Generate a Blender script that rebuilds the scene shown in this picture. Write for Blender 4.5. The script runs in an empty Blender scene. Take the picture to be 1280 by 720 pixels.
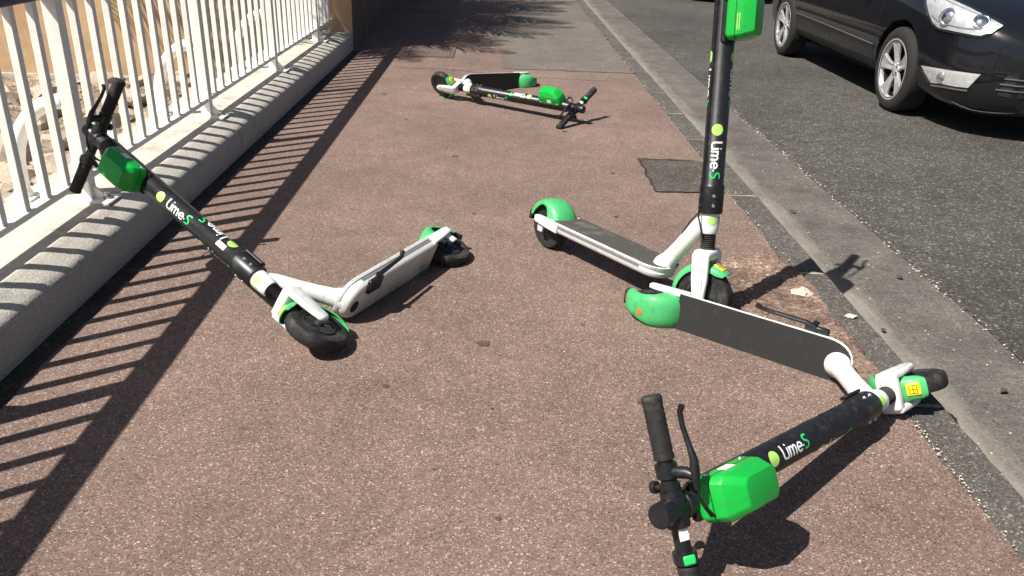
import bpy, bmesh, math, random
from mathutils import Vector, Matrix, noise
from mathutils.bvhtree import BVHTree
random.seed(7)
PI = math.pi
sc = bpy.context.scene
COL = sc.collection

# ------------------------------------------------------------------ camera
cam_d = bpy.data.cameras.new('camera')
cam = bpy.data.objects.new('camera', cam_d)
COL.objects.link(cam)
right = Vector((0.9995, -0.0098, 0.0293)); down = Vector((0.0226, -0.4144, -0.9098)); fwd = Vector((0.0211, 0.9100, -0.4140))
cam.matrix_world = Matrix.Translation((0, 0, 1.2685)) @ Matrix((right, -down, -fwd)).transposed().to_4x4()
cam_d.sensor_width = 36
cam_d.lens = 36 * 1038.8 / 1280
cam_d.clip_start = 0.05
cam_d.clip_end = 1000
sc.camera = cam

# ------------------------------------------------------------------ light
SUN_EL, SUN_AZ = math.radians(54), math.radians(34)          # azimuth of the light's travel, from +X towards +Y
L = Vector((math.cos(SUN_EL) * math.cos(SUN_AZ), math.cos(SUN_EL) * math.sin(SUN_AZ), -math.sin(SUN_EL)))
sd = bpy.data.lights.new('sun', 'SUN')
sd.energy = 5.0
sd.angle = math.radians(0.53)
sd.color = (1.0, 0.955, 0.88)
sun = bpy.data.objects.new('sun', sd)
COL.objects.link(sun)
sun.rotation_euler = L.to_track_quat('-Z', 'Y').to_euler()
sun.location = (-5, -3, 8)
w = bpy.data.worlds.new('World')
sc.world = w
w.use_nodes = True
nt = w.node_tree
bg = nt.nodes['Background']
sky = nt.nodes.new('ShaderNodeTexSky')
sky.sky_type = 'NISHITA'
sky.sun_disc = False
sky.sun_elevation = SUN_EL
sky.dust_density = 2.0
sky.ozone_density = 0.6
sky.air_density = 0.8
sky.sun_rotation = math.atan2(-L.x, -L.y)
nt.links.new(sky.outputs[0], bg.inputs[0])
bg.inputs[1].default_value = 0.05
sc.view_settings.view_transform = 'Standard'
sc.view_settings.look = 'None'
sc.view_settings.exposure = 0.68
sc.view_settings.gamma = 1.0

# ------------------------------------------------------------------ materials
def new_mat(name):
    m = bpy.data.materials.new(name); m.use_nodes = True
    return m, m.node_tree.nodes, m.node_tree.links, m.node_tree.nodes['Principled BSDF']
def plain(name, col, rough=0.5, metal=0.0, coat=0.0, grime=0.12, scale=40, bump=0.0, dirt=None):
    """colour with fine blotches, roughness variation and optional relief; dirt = (colour, amount, scale)"""
    m, N, K, b = new_mat(name)
    tc = N.new('ShaderNodeTexCoord')
    n = N.new('ShaderNodeTexNoise'); n.inputs['Scale'].default_value = scale; n.inputs['Detail'].default_value = 6; n.inputs['Roughness'].default_value = 0.65
    K.new(tc.outputs['Object'], n.inputs['Vector'])
    r = N.new('ShaderNodeValToRGB')
    lo = tuple(c * (1 - grime * 1.6) for c in col); hi = tuple(min(1, c * (1 + grime)) for c in col)
    r.color_ramp.elements[0].position = 0.3; r.color_ramp.elements[0].color = (*lo, 1)
    r.color_ramp.elements[1].position = 0.7; r.color_ramp.elements[1].color = (*hi, 1)
    K.new(n.outputs['Fac'], r.inputs['Fac'])
    out = r.outputs['Color']
    if dirt:
        n2 = N.new('ShaderNodeTexNoise'); n2.inputs['Scale'].default_value = dirt[2]; n2.inputs['Detail'].default_value = 8; n2.inputs['Roughness'].default_value = 0.75
        K.new(tc.outputs['Object'], n2.inputs['Vector'])
        r2 = N.new('ShaderNodeValToRGB')
        r2.color_ramp.elements[0].position = 0.62 - 0.3 * dirt[1]; r2.color_ramp.elements[1].position = 0.80 - 0.2 * dirt[1]
        K.new(n2.outputs['Fac'], r2.inputs['Fac'])
        mx = N.new('ShaderNodeMixRGB'); mx.inputs['Color2'].default_value = (*dirt[0], 1)
        K.new(r2.outputs['Color'], mx.inputs['Fac']); K.new(out, mx.inputs['Color1']); out = mx.outputs['Color']
    K.new(out, b.inputs['Base Color'])
    mr = N.new('ShaderNodeMapRange'); mr.inputs['To Min'].default_value = max(0.02, rough - 0.1); mr.inputs['To Max'].default_value = min(1, rough + 0.12)
    K.new(n.outputs['Fac'], mr.inputs['Value']); K.new(mr.outputs[0], b.inputs['Roughness'])
    b.inputs['Metallic'].default_value = metal
    b.inputs['Coat Weight'].default_value = coat
    if bump:
        bp = N.new('ShaderNodeBump'); bp.inputs['Strength'].default_value = 0.6; bp.inputs['Distance'].default_value = bump
        K.new(n.outputs['Fac'], bp.inputs['Height']); K.new(bp.outputs[0], b.inputs['Normal'])
    return m

def aggregate(name, base, dark, light, cell=260, light_amt=0.14, dark_amt=0.2, bump=0.0016, blotch=0.25, stains=0.0, coarse=False, drift=1.1):
    """stone aggregate bound in asphalt: small cells, pale and dark chips, slow blotches, spots"""
    m, N, K, b = new_mat(name)
    tc = N.new('ShaderNodeTexCoord')
    wp = N.new('ShaderNodeTexNoise'); wp.inputs['Scale'].default_value = cell * 0.8; wp.inputs['Detail'].default_value = 2
    K.new(tc.outputs['Object'], wp.inputs['Vector'])
    ad = N.new('ShaderNodeVectorMath'); ad.operation = 'MULTIPLY_ADD'
    ad.inputs[1].default_value = (0.8 / cell,) * 3
    K.new(wp.outputs['Color'], ad.inputs[0]); K.new(tc.outputs['Object'], ad.inputs[2])
    v = N.new('ShaderNodeTexVoronoi'); v.inputs['Scale'].default_value = cell; v.inputs['Randomness'].default_value = 1.0
    K.new(ad.outputs[0], v.inputs['Vector'])
    sep = N.new('ShaderNodeSeparateColor'); K.new(v.outputs['Color'], sep.inputs[0])
    cr = N.new('ShaderNodeValToRGB'); e = cr.color_ramp.elements
    cr.color_ramp.interpolation = 'LINEAR'
    e[0].position = 0.0; e[0].color = (*dark, 1)
    e[1].position = 1.0; e[1].color = (*light, 1)
    x = cr.color_ramp.elements.new(dark_amt); x.color = (*[c * 0.88 for c in base], 1)
    x = cr.color_ramp.elements.new(1 - light_amt); x.color = (*[c * 1.1 for c in base], 1)
    K.new(sep.outputs[0], cr.inputs['Fac'])
    out = cr.outputs['Color']
    # sparse larger pale chips
    v2 = N.new('ShaderNodeTexVoronoi'); v2.inputs['Scale'].default_value = cell * 0.42
    K.new(ad.outputs[0], v2.inputs['Vector'])
    s2 = N.new('ShaderNodeSeparateColor'); K.new(v2.outputs['Color'], s2.inputs[0])
    g1 = N.new('ShaderNodeMath'); g1.operation = 'GREATER_THAN'; g1.inputs[1].default_value = 0.93 if not coarse else 0.88
    K.new(s2.outputs[1], g1.inputs[0])
    g2 = N.new('ShaderNodeMath'); g2.operation = 'LESS_THAN'; g2.inputs[1].default_value = 0.36
    K.new(v2.outputs['Distance'], g2.inputs[0])
    gm = N.new('ShaderNodeMath'); gm.operation = 'MULTIPLY'; K.new(g1.outputs[0], gm.inputs[0]); K.new(g2.outputs[0], gm.inputs[1])
    mx = N.new('ShaderNodeMixRGB'); mx.inputs['Color2'].default_value = (*light, 1)
    K.new(gm.outputs[0], mx.inputs['Fac']); K.new(out, mx.inputs['Color1']); out = mx.outputs['Color']
    # slow variation
    for scl, amt in ((drift, blotch), (7.0, blotch * 0.75), (45.0, blotch * 0.8)):
        n = N.new('ShaderNodeTexNoise'); n.inputs['Scale'].default_value = scl; n.inputs['Detail'].default_value = 5; n.inputs['Roughness'].default_value = 0.6
        K.new(tc.outputs['Object'], n.inputs['Vector'])
        mr = N.new('ShaderNodeMapRange'); mr.inputs['From Min'].default_value = 0.3; mr.inputs['From Max'].default_value = 0.7
        mr.inputs['To Min'].default_value = 1 - amt; mr.inputs['To Max'].default_value = 1 + amt * 0.55
        K.new(n.outputs['Fac'], mr.inputs['Value'])
        mm = N.new('ShaderNodeMixRGB'); mm.blend_type = 'MULTIPLY'; mm.inputs['Fac'].default_value = 1
        K.new(out, mm.inputs['Color1']); K.new(mr.outputs[0], mm.inputs['Color2']); out = mm.outputs['Color']
    if stains:
        for scl, thr, lim in ((1.7, 0.055, 0.5), (3.1, 0.045, 0.6)):
            vs = N.new('ShaderNodeTexVoronoi'); vs.inputs['Scale'].default_value = scl
            ns = N.new('ShaderNodeTexNoise'); ns.inputs['Scale'].default_value = 30; ns.inputs['Detail'].default_value = 4
            K.new(tc.outputs['Object'], ns.inputs['Vector'])
            a2 = N.new('ShaderNodeVectorMath'); a2.operation = 'MULTIPLY_ADD'; a2.inputs[1].default_value = (0.035,) * 3
            K.new(ns.outputs['Color'], a2.inputs[0]); K.new(tc.outputs['Object'], a2.inputs[2]); K.new(a2.outputs[0], vs.inputs['Vector'])
            mr = N.new('ShaderNodeMapRange'); mr.inputs['From Min'].default_value = thr * 0.3; mr.inputs['From Max'].default_value = thr * 1.4
            mr.inputs['To Min'].default_value = stains; mr.inputs['To Max'].default_value = 0
            K.new(vs.outputs['Distance'], mr.inputs['Value'])
            ss = N.new('ShaderNodeSeparateColor'); K.new(vs.outputs['Color'], ss.inputs[0])
            gt = N.new('ShaderNodeMath'); gt.operation = 'GREATER_THAN'; gt.inputs[1].default_value = lim; K.new(ss.outputs[2], gt.inputs[0])
            ml = N.new('ShaderNodeMath'); ml.operation = 'MULTIPLY'; K.new(gt.outputs[0], ml.inputs[0]); K.new(mr.outputs[0], ml.inputs[1])
            mm = N.new('ShaderNodeMixRGB'); mm.inputs['Color2'].default_value = (0.07, 0.06, 0.055, 1)
            K.new(ml.outputs[0], mm.inputs['Fac']); K.new(out, mm.inputs['Color1']); out = mm.outputs['Color']
    K.new(out, b.inputs['Base Color'])
    b.inputs['Roughness'].default_value = 0.85
    b.inputs['Specular IOR Level'].default_value = 0.3
    bp = N.new('ShaderNodeBump'); bp.inputs['Strength'].default_value = 0.75; bp.inputs['Distance'].default_value = bump
    hs = N.new('ShaderNodeMath'); hs.operation = 'ADD'; K.new(sep.outputs[1], hs.inputs[0]); K.new(v.outputs['Distance'], hs.inputs[1])
    K.new(hs.outputs[0], bp.inputs['Height']); K.new(bp.outputs[0], b.inputs['Normal'])
    return m

M = {}
M['pavement'] = aggregate('pavement_pink', (0.2050, 0.1400, 0.1145), (0.0705, 0.0447, 0.0358), (0.4640, 0.3680, 0.3180), cell=330, light_amt=0.14, dark_amt=0.22, blotch=0.21, stains=0.75)
M['grey_patch'] = aggregate('patch_grey', (0.1476, 0.1282, 0.1066), (0.0720, 0.0612, 0.0504), (0.3024, 0.2664, 0.2376), cell=200, blotch=0.2)
M['dark_patch'] = aggregate('patch_dark', (0.0920, 0.0784, 0.0656), (0.0400, 0.0360, 0.0320), (0.2400, 0.2240, 0.2000), cell=200, blotch=0.3)
M['broken'] = aggregate('broken_red', (0.2357, 0.1595, 0.1210), (0.1092, 0.0726, 0.0572), (0.4140, 0.2970, 0.2310), cell=120, light_amt=0.2, dark_amt=0.3, bump=0.004, blotch=0.42, drift=6)
M['grip_dusty'] = plain('grip_tape_dusty', (0.062, 0.058, 0.052), 0.8, grime=0.3, scale=240, bump=0.0012, dirt=((0.16, 0.145, 0.125), 0.36, 12))
M['stain'] = aggregate('pavement_stain', (0.112, 0.086, 0.072), (0.05, 0.04, 0.034), (0.2, 0.165, 0.14), cell=330, blotch=0.3)
M['kerb'] = aggregate('kerb_stone', (0.0952, 0.0858, 0.0749), (0.0429, 0.0390, 0.0351), (0.2652, 0.2496, 0.2262), cell=240, blotch=0.3, stains=0.4)
M['road'] = aggregate('road_asphalt', (0.0777, 0.0730, 0.0651), (0.0397, 0.0373, 0.0342), (0.2301, 0.2102, 0.1825), cell=125, light_amt=0.13, dark_amt=0.28, bump=0.003, blotch=0.3, coarse=True, drift=0.6)
def gutter_mat():
    m = aggregate('gutter_asphalt', (0.1328, 0.1187, 0.1054), (0.0841, 0.0753, 0.0664), (0.2214, 0.1993, 0.1771), cell=210, bump=0.001, blotch=0.28, stains=0.6, drift=3)
    N, K = m.node_tree.nodes, m.node_tree.links
    b = N['Principled BSDF']
    src = b.inputs['Base Color'].links[0].from_socket
    tc = N.new('ShaderNodeTexCoord'); sp = N.new('ShaderNodeSeparateXYZ'); K.new(tc.outputs['Object'], sp.inputs[0])
    mp = N.new('ShaderNodeMapping'); mp.inputs['Scale'].default_value = (9, 1.8, 1); K.new(tc.outputs['Object'], mp.inputs[0])
    n = N.new('ShaderNodeTexNoise'); n.inputs['Scale'].default_value = 1.6; n.inputs['Detail'].default_value = 8; n.inputs['Roughness'].default_value = 0.7
    K.new(mp.outputs[0], n.inputs['Vector'])
    ma = N.new('ShaderNodeMath'); ma.operation = 'MULTIPLY_ADD'; ma.inputs[1].default_value = 0.30; K.new(n.outputs['Fac'], ma.inputs[0]); K.new(sp.outputs[0], ma.inputs[2])
    mr = N.new('ShaderNodeMapRange'); mr.inputs['From Min'].default_value = 1.50; mr.inputs['From Max'].default_value = 1.68; mr.inputs['To Min'].default_value = 0.95; mr.inputs['To Max'].default_value = 0.0
    K.new(ma.outputs[0], mr.inputs['Value'])
    mx = N.new('ShaderNodeMixRGB'); mx.inputs['Color2'].default_value = (0.285, 0.255, 0.215, 1)      # pale dust washed against the kerb
    K.new(mr.outputs[0], mx.inputs['Fac']); K.new(src, mx.inputs['Color1']); K.new(mx.outputs[0], b.inputs['Base Color'])
    return m
M['gutter'] = gutter_mat()
M['wall_rough'] = plain('wall_rough_render', (0.43, 0.40, 0.355), 0.9, grime=0.26, scale=130, bump=0.007, dirt=((0.20, 0.18, 0.155), 0.25, 7))
M['ledge'] = plain('ledge_concrete', (0.4965, 0.4565, 0.4004), 0.85, grime=0.1, scale=24, bump=0.002, dirt=((0.2402, 0.2082, 0.1682), 0.35, 7))
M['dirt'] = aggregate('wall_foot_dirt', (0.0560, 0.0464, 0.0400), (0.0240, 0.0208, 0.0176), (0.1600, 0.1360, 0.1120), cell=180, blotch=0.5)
M['fence_white'] = plain('fence_cream_paint', (0.90, 0.88, 0.81), 0.42, grime=0.06, scale=30, bump=0.0006, dirt=((0.45, 0.37, 0.27), 0.12, 60))
M['rail_navy'] = plain('rail_navy_paint', (0.030, 0.045, 0.12), 0.4, grime=0.2, scale=30)
M['bolt'] = plain('bolt_steel', (0.34, 0.31, 0.28), 0.4, metal=0.8, grime=0.3, scale=80)
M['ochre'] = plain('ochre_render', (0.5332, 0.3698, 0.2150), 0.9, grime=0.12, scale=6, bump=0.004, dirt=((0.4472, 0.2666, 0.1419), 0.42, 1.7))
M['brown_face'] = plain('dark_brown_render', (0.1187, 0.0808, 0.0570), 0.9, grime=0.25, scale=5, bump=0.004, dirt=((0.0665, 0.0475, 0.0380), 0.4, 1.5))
M['bank'] = aggregate('bank_earth', (0.3570, 0.2762, 0.1997), (0.0595, 0.0425, 0.0298), (0.5100, 0.4250, 0.3400), cell=45, bump=0.02, blotch=0.5, drift=4)
M['rock'] = plain('pale_limestone', (0.4930, 0.4080, 0.3102), 0.9, grime=0.32, scale=22, bump=0.012, dirt=((0.1700, 0.1105, 0.0680), 0.4, 14))
M['iron'] = plain('cover_iron', (0.1600, 0.1160, 0.0960), 0.7, metal=0.2, grime=0.3, scale=60, bump=0.002)
M['pebble'] = plain('crumb_stone', (0.58, 0.5, 0.42), 0.9, grime=0.35, scale=130)
M['leaf_dry'] = plain('dry_leaf', (0.075, 0.05, 0.03), 0.8, grime=0.3, scale=80)
M['palm_trunk'] = plain('palm_trunk', (0.14, 0.095, 0.06), 0.95, grime=0.4, scale=12, bump=0.02)
M['palm_leaf'] = plain('palm_leaf', (0.07, 0.105, 0.035), 0.5, grime=0.3, scale=4)
# scooter
M['white'] = plain('scooter_white', (0.74, 0.74, 0.71), 0.35, coat=0.2, grime=0.05, scale=18, dirt=((0.34, 0.30, 0.25), 0.26, 30))
M['silver'] = plain('scooter_alloy_groove', (0.30, 0.30, 0.30), 0.45, metal=0.5, grime=0.1, scale=60)
M['under'] = plain('scooter_under_alloy', (0.60, 0.58, 0.55), 0.5, metal=0.15, grime=0.12, scale=14, dirt=((0.26, 0.23, 0.2), 0.32, 9))
M['grip'] = plain('grip_tape', (0.0187, 0.0191, 0.0183), 0.58, grime=0.2, scale=300, bump=0.0012, dirt=((0.0429, 0.0406, 0.0374), 0.2, 30))
M['mint'] = plain('fender_green', (0.0638, 0.4250, 0.1403), 0.42, grime=0.07, scale=14, dirt=((0.0425, 0.1700, 0.0765), 0.34, 19))
M['green'] = plain('box_green', (0.0055, 0.3680, 0.0414), 0.33, coat=0.15, grime=0.05, scale=10, dirt=((0.03, 0.16, 0.04), 0.22, 34))
M['black'] = plain('scooter_black', (0.0102, 0.0106, 0.0119), 0.38, grime=0.25, scale=30, dirt=((0.0595, 0.0527, 0.0467), 0.24, 36))
M['rubber'] = plain('rubber', (0.0126, 0.0121, 0.0117), 0.75, grime=0.3, scale=60, dirt=((0.0765, 0.0648, 0.0540), 0.36, 20))
M['hub'] = plain('hub_grey', (0.05, 0.05, 0.052), 0.4, metal=0.5, grime=0.3, scale=50)
M['steel'] = plain('bright_steel', (0.6, 0.6, 0.6), 0.3, metal=0.9, grime=0.1, scale=70)
M['print_white'] = plain('print_white', (0.82, 0.82, 0.8), 0.5, grime=0.05, scale=40)
M['print_lime'] = plain('print_lime', (0.4080, 0.6970, 0.1530), 0.5, grime=0.06, scale=200)
M['print_green'] = plain('print_green', (0.02, 0.56, 0.13), 0.5, grime=0.05, scale=40)
M['print_faint'] = plain('print_faint', (0.45, 0.52, 0.45), 0.5, grime=0.1, scale=40)
M['yellow'] = plain('reflector_yellow', (0.86, 0.62, 0.01), 0.3, coat=0.5, grime=0.08, scale=60)
M['red'] = plain('lamp_red', (0.22, 0.012, 0.01), 0.2, coat=0.6, grime=0.25, scale=60)
M['orange'] = plain('sticker_orange', (0.78, 0.16, 0.03), 0.5, grime=0.15, scale=120)
# car
M['paint'] = plain('car_paint_navy', (0.0062, 0.0068, 0.0090), 0.3, coat=1.0, grime=0.1, scale=8)
M['paint'].node_tree.nodes['Principled BSDF'].inputs['Specular IOR Level'].default_value = 0.15
M['paint'].node_tree.nodes['Principled BSDF'].inputs['Coat Roughness'].default_value = 0.04
M['trim'] = plain('car_black_trim', (0.010, 0.010, 0.010), 0.6, grime=0.2, scale=40)
M['well'] = plain('wheel_well', (0.004, 0.004, 0.004), 0.95, grime=0.2, scale=40)
M['tyre'] = plain('car_tyre', (0.0136, 0.0127, 0.0123), 0.85, grime=0.2, scale=40)
M['alloy'] = plain('wheel_alloy', (0.78, 0.78, 0.77), 0.25, metal=0.7, grime=0.08, scale=50)
M['chrome'] = plain('chrome', (0.85, 0.85, 0.86), 0.12, metal=1.0, grime=0.04, scale=50)
M['reflector'] = plain('lamp_reflector', (0.90, 0.91, 0.93), 0.25, metal=0.6, grime=0.1, scale=22, bump=0.006)
M['amber'] = plain('indicator_amber', (0.55, 0.12, 0.05), 0.2, coat=0.5, grime=0.1, scale=60)
def glass(name, col, ior=1.45, rough=0.02):
    m, N, K, b = new_mat(name)
    b.inputs['Base Color'].default_value = (*col, 1); b.inputs['Transmission Weight'].default_value = 1
    b.inputs['Roughness'].default_value = rough; b.inputs['IOR'].default_value = ior
    n = N.new('ShaderNodeTexNoise'); n.inputs['Scale'].default_value = 30
    mr = N.new('ShaderNodeMapRange'); mr.inputs['To Min'].default_value = rough; mr.inputs['To Max'].default_value = rough + 0.04
    K.new(n.outputs['Fac'], mr.inputs['Value']); K.new(mr.outputs[0], b.inputs['Roughness'])
    return m
def clear_lens(name):
    m, N, K, b = new_mat(name)
    b.inputs['Base Color'].default_value = (0.9, 0.92, 0.95, 1); b.inputs['Roughness'].default_value = 0.03; b.inputs['Coat Weight'].default_value = 1.0
    tr = N.new('ShaderNodeBsdfTransparent'); mx = N.new('ShaderNodeMixShader'); fr = N.new('ShaderNodeLayerWeight'); fr.inputs['Blend'].default_value = 0.12
    n = N.new('ShaderNodeTexNoise'); n.inputs['Scale'].default_value = 9
    bp = N.new('ShaderNodeBump'); bp.inputs['Strength'].default_value = 0.1; bp.inputs['Distance'].default_value = 0.002
    K.new(n.outputs['Fac'], bp.inputs['Height']); K.new(bp.outputs[0], b.inputs['Normal'])
    gl = N.new('ShaderNodeBsdfGlossy'); gl.inputs['Roughness'].default_value = 0.04
    K.new(fr.outputs['Facing'], mx.inputs[0]); K.new(tr.outputs[0], mx.inputs[1]); K.new(gl.outputs[0], mx.inputs[2])
    K.new(mx.outputs[0], N['Material Output'].inputs['Surface'])
    return m
M['lens'] = clear_lens('lamp_lens')
M['tint'] = plain('window_tint', (0.008, 0.009, 0.010), 0.06, coat=1.0, grime=0.1, scale=5)

# ------------------------------------------------------------------ mesh helpers
def link(o, parent=None, matrix=None):
    COL.objects.link(o)
    if parent is not None: o.parent = parent
    if matrix is not None: o.matrix_basis = matrix
    return o
def mk(name, vf, mat, parent=None, matrix=None, smooth=40):
    v, f = vf
    me = bpy.data.meshes.new(name)
    me.from_pydata([tuple(p) for p in v], [], f)
    me.materials.append(M[mat] if isinstance(mat, str) else mat)
    bm = bmesh.new(); bm.from_mesh(me)
    bmesh.ops.recalc_face_normals(bm, faces=bm.faces[:])
    bm.to_mesh(me); bm.free()
    if smooth:
        me.polygons.foreach_set('use_smooth', [True] * len(me.polygons))
        me.set_sharp_from_angle(angle=math.radians(smooth))
    me.update()
    return link(bpy.data.objects.new(name, me), parent, matrix)
def inst(src, parent=None, matrix=None):
    o = src.copy()
    COL.objects.link(o)
    o.parent = parent
    if matrix is not None: o.matrix_basis = matrix
    return o
def join(*parts):
    V, F = [], []
    for v, f in parts:
        k = len(V); V += [Vector(p) for p in v]; F += [tuple(i + k for i in q) for q in f]
    return V, F
def xf(vf, m): return [m @ Vector(p) for p in vf[0]], vf[1]
def box(x0, x1, y0, y1, z0, z1, bev=0.0, seg=1):
    bm = bmesh.new()
    bmesh.ops.create_cube(bm, size=1)
    for v in bm.verts:
        v.co = Vector(((x0 + x1) / 2 + v.co.x * (x1 - x0), (y0 + y1) / 2 + v.co.y * (y1 - y0), (z0 + z1) / 2 + v.co.z * (z1 - z0)))
    if bev: bmesh.ops.bevel(bm, geom=bm.edges[:], offset=bev, segments=seg, affect='EDGES', profile=0.5)
    bm.verts.index_update()
    r = ([v.co.copy() for v in bm.verts], [tuple(v.index for v in f.verts) for f in bm.faces])
    bm.free(); return r
def loft(rings, closed=True, cap=True, wrap=False):
    n = len(rings[0]); V = [p for r in rings for p in r]; F = []
    m = len(rings)
    for i in range(m if wrap else m - 1):
        for j in range(n if closed else n - 1):
            a, b2 = i * n + j, i * n + (j + 1) % n
            c, d = ((i + 1) % m) * n + (j + 1) % n, ((i + 1) % m) * n + j
            F.append((a, b2, c, d))
    if cap and closed and not wrap:
        F.append(tuple(range(n - 1, -1, -1))); F.append(tuple((m - 1) * n + j for j in range(n)))
    return V, F
def tube(path, radii, seg=12, cap=True, squash=None, up=None):
    P = [Vector(p) for p in path]
    if not hasattr(radii, '__len__'): radii = [radii] * len(P)
    rings = []; prev = None
    for i, p in enumerate(P):
        t = (P[min(i + 1, len(P) - 1)] - P[max(i - 1, 0)]).normalized()
        if prev is None:
            a = Vector(up) if up else (Vector((0, 0, 1)) if abs(t.z) < 0.9 else Vector((0, 1, 0)))
        else: a = prev
        a = (a - t * a.dot(t)).normalized(); prev = a; b2 = t.cross(a)
        sq = squash if squash else 1
        rings.append([p + (a * math.cos(k * 2 * PI / seg) * sq + b2 * math.sin(k * 2 * PI / seg)) * radii[i] for k in range(seg)])
    return loft(rings, cap=cap)
def lathe(prof, seg=32, axis='Z', centre=(0, 0, 0)):
    """prof: (radius, height) points, spun about the axis"""
    rings = []
    for r, h in prof:
        rr = []
        for k in range(seg):
            a = 2 * PI * k / seg; c, s = r * math.cos(a), r * math.sin(a)
            p = (c, s, h) if axis == 'Z' else ((c, h, s) if axis == 'Y' else (h, c, s))
            rr.append(Vector(p) + Vector(centre))
        rings.append(rr)
    return loft(rings, cap=False)
def prism(poly, y0, y1, bev=0.0):
    """polygon in x,z pushed along y"""
    bm = bmesh.new()
    a = [bm.verts.new((x, y0, z)) for x, z in poly]; b2 = [bm.verts.new((x, y1, z)) for x, z in poly]
    n = len(poly)
    bm.faces.new(a); bm.faces.new(b2[::-1])
    for i in range(n): bm.faces.new((a[i], a[(i + 1) % n], b2[(i + 1) % n], b2[i]))
    bmesh.ops.recalc_face_normals(bm, faces=bm.faces[:])
    if bev: bmesh.ops.bevel(bm, geom=bm.edges[:], offset=bev, segments=2, affect='EDGES', profile=0.5)
    bm.verts.index_update()
    r = ([v.co.copy() for v in bm.verts], [tuple(v.index for v in f.verts) for f in bm.faces])
    bm.free(); return r
def ico(r, sub=1, jit=0.25, seed=0, squash=(1, 1, 1)):
    bm = bmesh.new(); bmesh.ops.create_icosphere(bm, subdivisions=sub, radius=1)
    for v in bm.verts:
        k = 1 + jit * 2 * noise.noise(v.co * 1.3 + Vector((seed * 7.1, seed * 3.3, 0)))
        v.co = Vector((v.co.x * squash[0], v.co.y * squash[1], v.co.z * squash[2])) * k * r
    bm.verts.index_update()
    q = ([v.co.copy() for v in bm.verts], [tuple(v.index for v in f.verts) for f in bm.faces]); bm.free(); return q
def nz(x, y, s=1.0, seed=0.0): return noise.noise(Vector((x * s, y * s, seed)))
def empty(name, loc=(0, 0, 0), matrix=None):
    o = bpy.data.objects.new(name, None); COL.objects.link(o); o.empty_display_size = 0.1
    if matrix is not None: o.matrix_world = matrix
    else: o.location = loc
    return o
def tag(o, label, cat, group=None):
    o['label'] = label; o['category'] = cat
    if group: o['group'] = group
    return o
def structure(o): o['kind'] = 'structure'; return o
def stuff(o): o['kind'] = 'stuff'; return o
def lerp(a, b, t): return a + (b - a) * t
def interp(x, tab):
    if x <= tab[0][0]: return tab[0][1]
    for (a, va), (b, vb) in zip(tab, tab[1:]):
        if x <= b: return lerp(va, vb, (x - a) / (b - a))
    return tab[-1][1]

# ------------------------------------------------------------------ ground, road, pavement
structure(mk('ground', ([(-200, -200, -0.9), (200, -200, -0.9), (200, 400, -0.9), (-200, 400, -0.9)], [(0, 1, 2, 3)]), 'bank', smooth=0))
ROAD_Z = -0.11
def strip(xl, xr, ys, z, jl=0.0, jr=0.0, seed=0.0, thick=0.0):
    V, F = [], []
    for y in ys:
        fl = jl * (nz(0, y, 2.2, seed) + 0.8 * nz(0, y, 11, seed) + 0.5 * nz(0, y, 37, seed)); fr = jr * (nz(3, y, 2.2, seed + 5) + 0.8 * nz(3, y, 11, seed) + 0.5 * nz(3, y, 37, seed))
        V += [(xl + fl, y, z), (xr + fr, y, z)]
        if thick: V += [(xl + fl, y, z - thick), (xr + fr, y, z - thick)]
    k = 4 if thick else 2
    for i in range(len(ys) - 1):
        a, b2 = i * k, (i + 1) * k
        F.append((a, a + 1, b2 + 1, b2))
        if thick:
            F.append((a + 1, a + 3, b2 + 3, b2 + 1)); F.append((a, b2, b2 + 2, a + 2))
    return V, F
fine = [-8 + 0.5 * i for i in range(16)] + [0.025 * i for i in range(0, 401)] + [10 + 0.5 * i for i in range(1, 40)] + [30 + 5 * i for i in range(1, 30)]
structure(mk('road', strip(1.845, 60, fine, ROAD_Z, jl=0.012, seed=2.2, thick=0.006), 'road', smooth=0))
structure(mk('gutter', strip(1.25, 1.95, fine, ROAD_Z - 0.005), 'gutter', smooth=0))
structure(mk('pavement', strip(-1.46, 1.172, fine, 0.0, jr=0.011, seed=8.8, thick=0.05), 'pavement', smooth=0))
# kerb: a row of dressed stones with mortar joints
kerb = structure(empty('kerb', (0, 0, -0.2)))
kj = [-8, -6.6, -5.2, -3.9, -2.6, -1.3, -0.1, 1.05, 2.05, 3.02, 4.0, 5.12, 5.86, 6.6, 7.48, 8.26, 9.1, 10.0, 11.0, 12.0]
while kj[-1] < 58: kj.append(kj[-1] + random.uniform(0.9, 1.1))
for i, (a, b2) in enumerate(zip(kj, kj[1:])):
    h = 0.192 + random.uniform(-0.0015, 0.0015); dx = random.uniform(-0.003, 0.003)
    ln = b2 - a - 0.019
    n = max(3, int(ln / 0.06)) if b2 < 14 else 3
    rings = []
    for k in range(n + 1):
        y = -ln / 2 + ln * k / n
        wob = 0.003 * nz(i * 3.1, y, 9, 4); wr = 0.005 * nz(i * 3.1, y, 14, 9) + 0.003 * nz(i * 3.1, y, 40, 2)
        rings.append([Vector((1.13 + dx, y, 0)), Vector((1.322 + dx + wr, y, 0)), Vector((1.322 + dx + wr, y, h - 0.014)), Vector((1.310 + dx + wr, y, h - 0.002 + wob)), Vector((1.145 + dx, y, h + wob))])
    if b2 < 30: mk('mortar', box(1.145, 1.308, b2 - 0.0105, b2 + 0.0105, 0.1, 0.189), 'wall_rough', kerb, smooth=0)
    s = mk('kerb_stone', loft(rings), 'kerb', kerb, Matrix.Translation((0, (a + b2) / 2, 0)))
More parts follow.
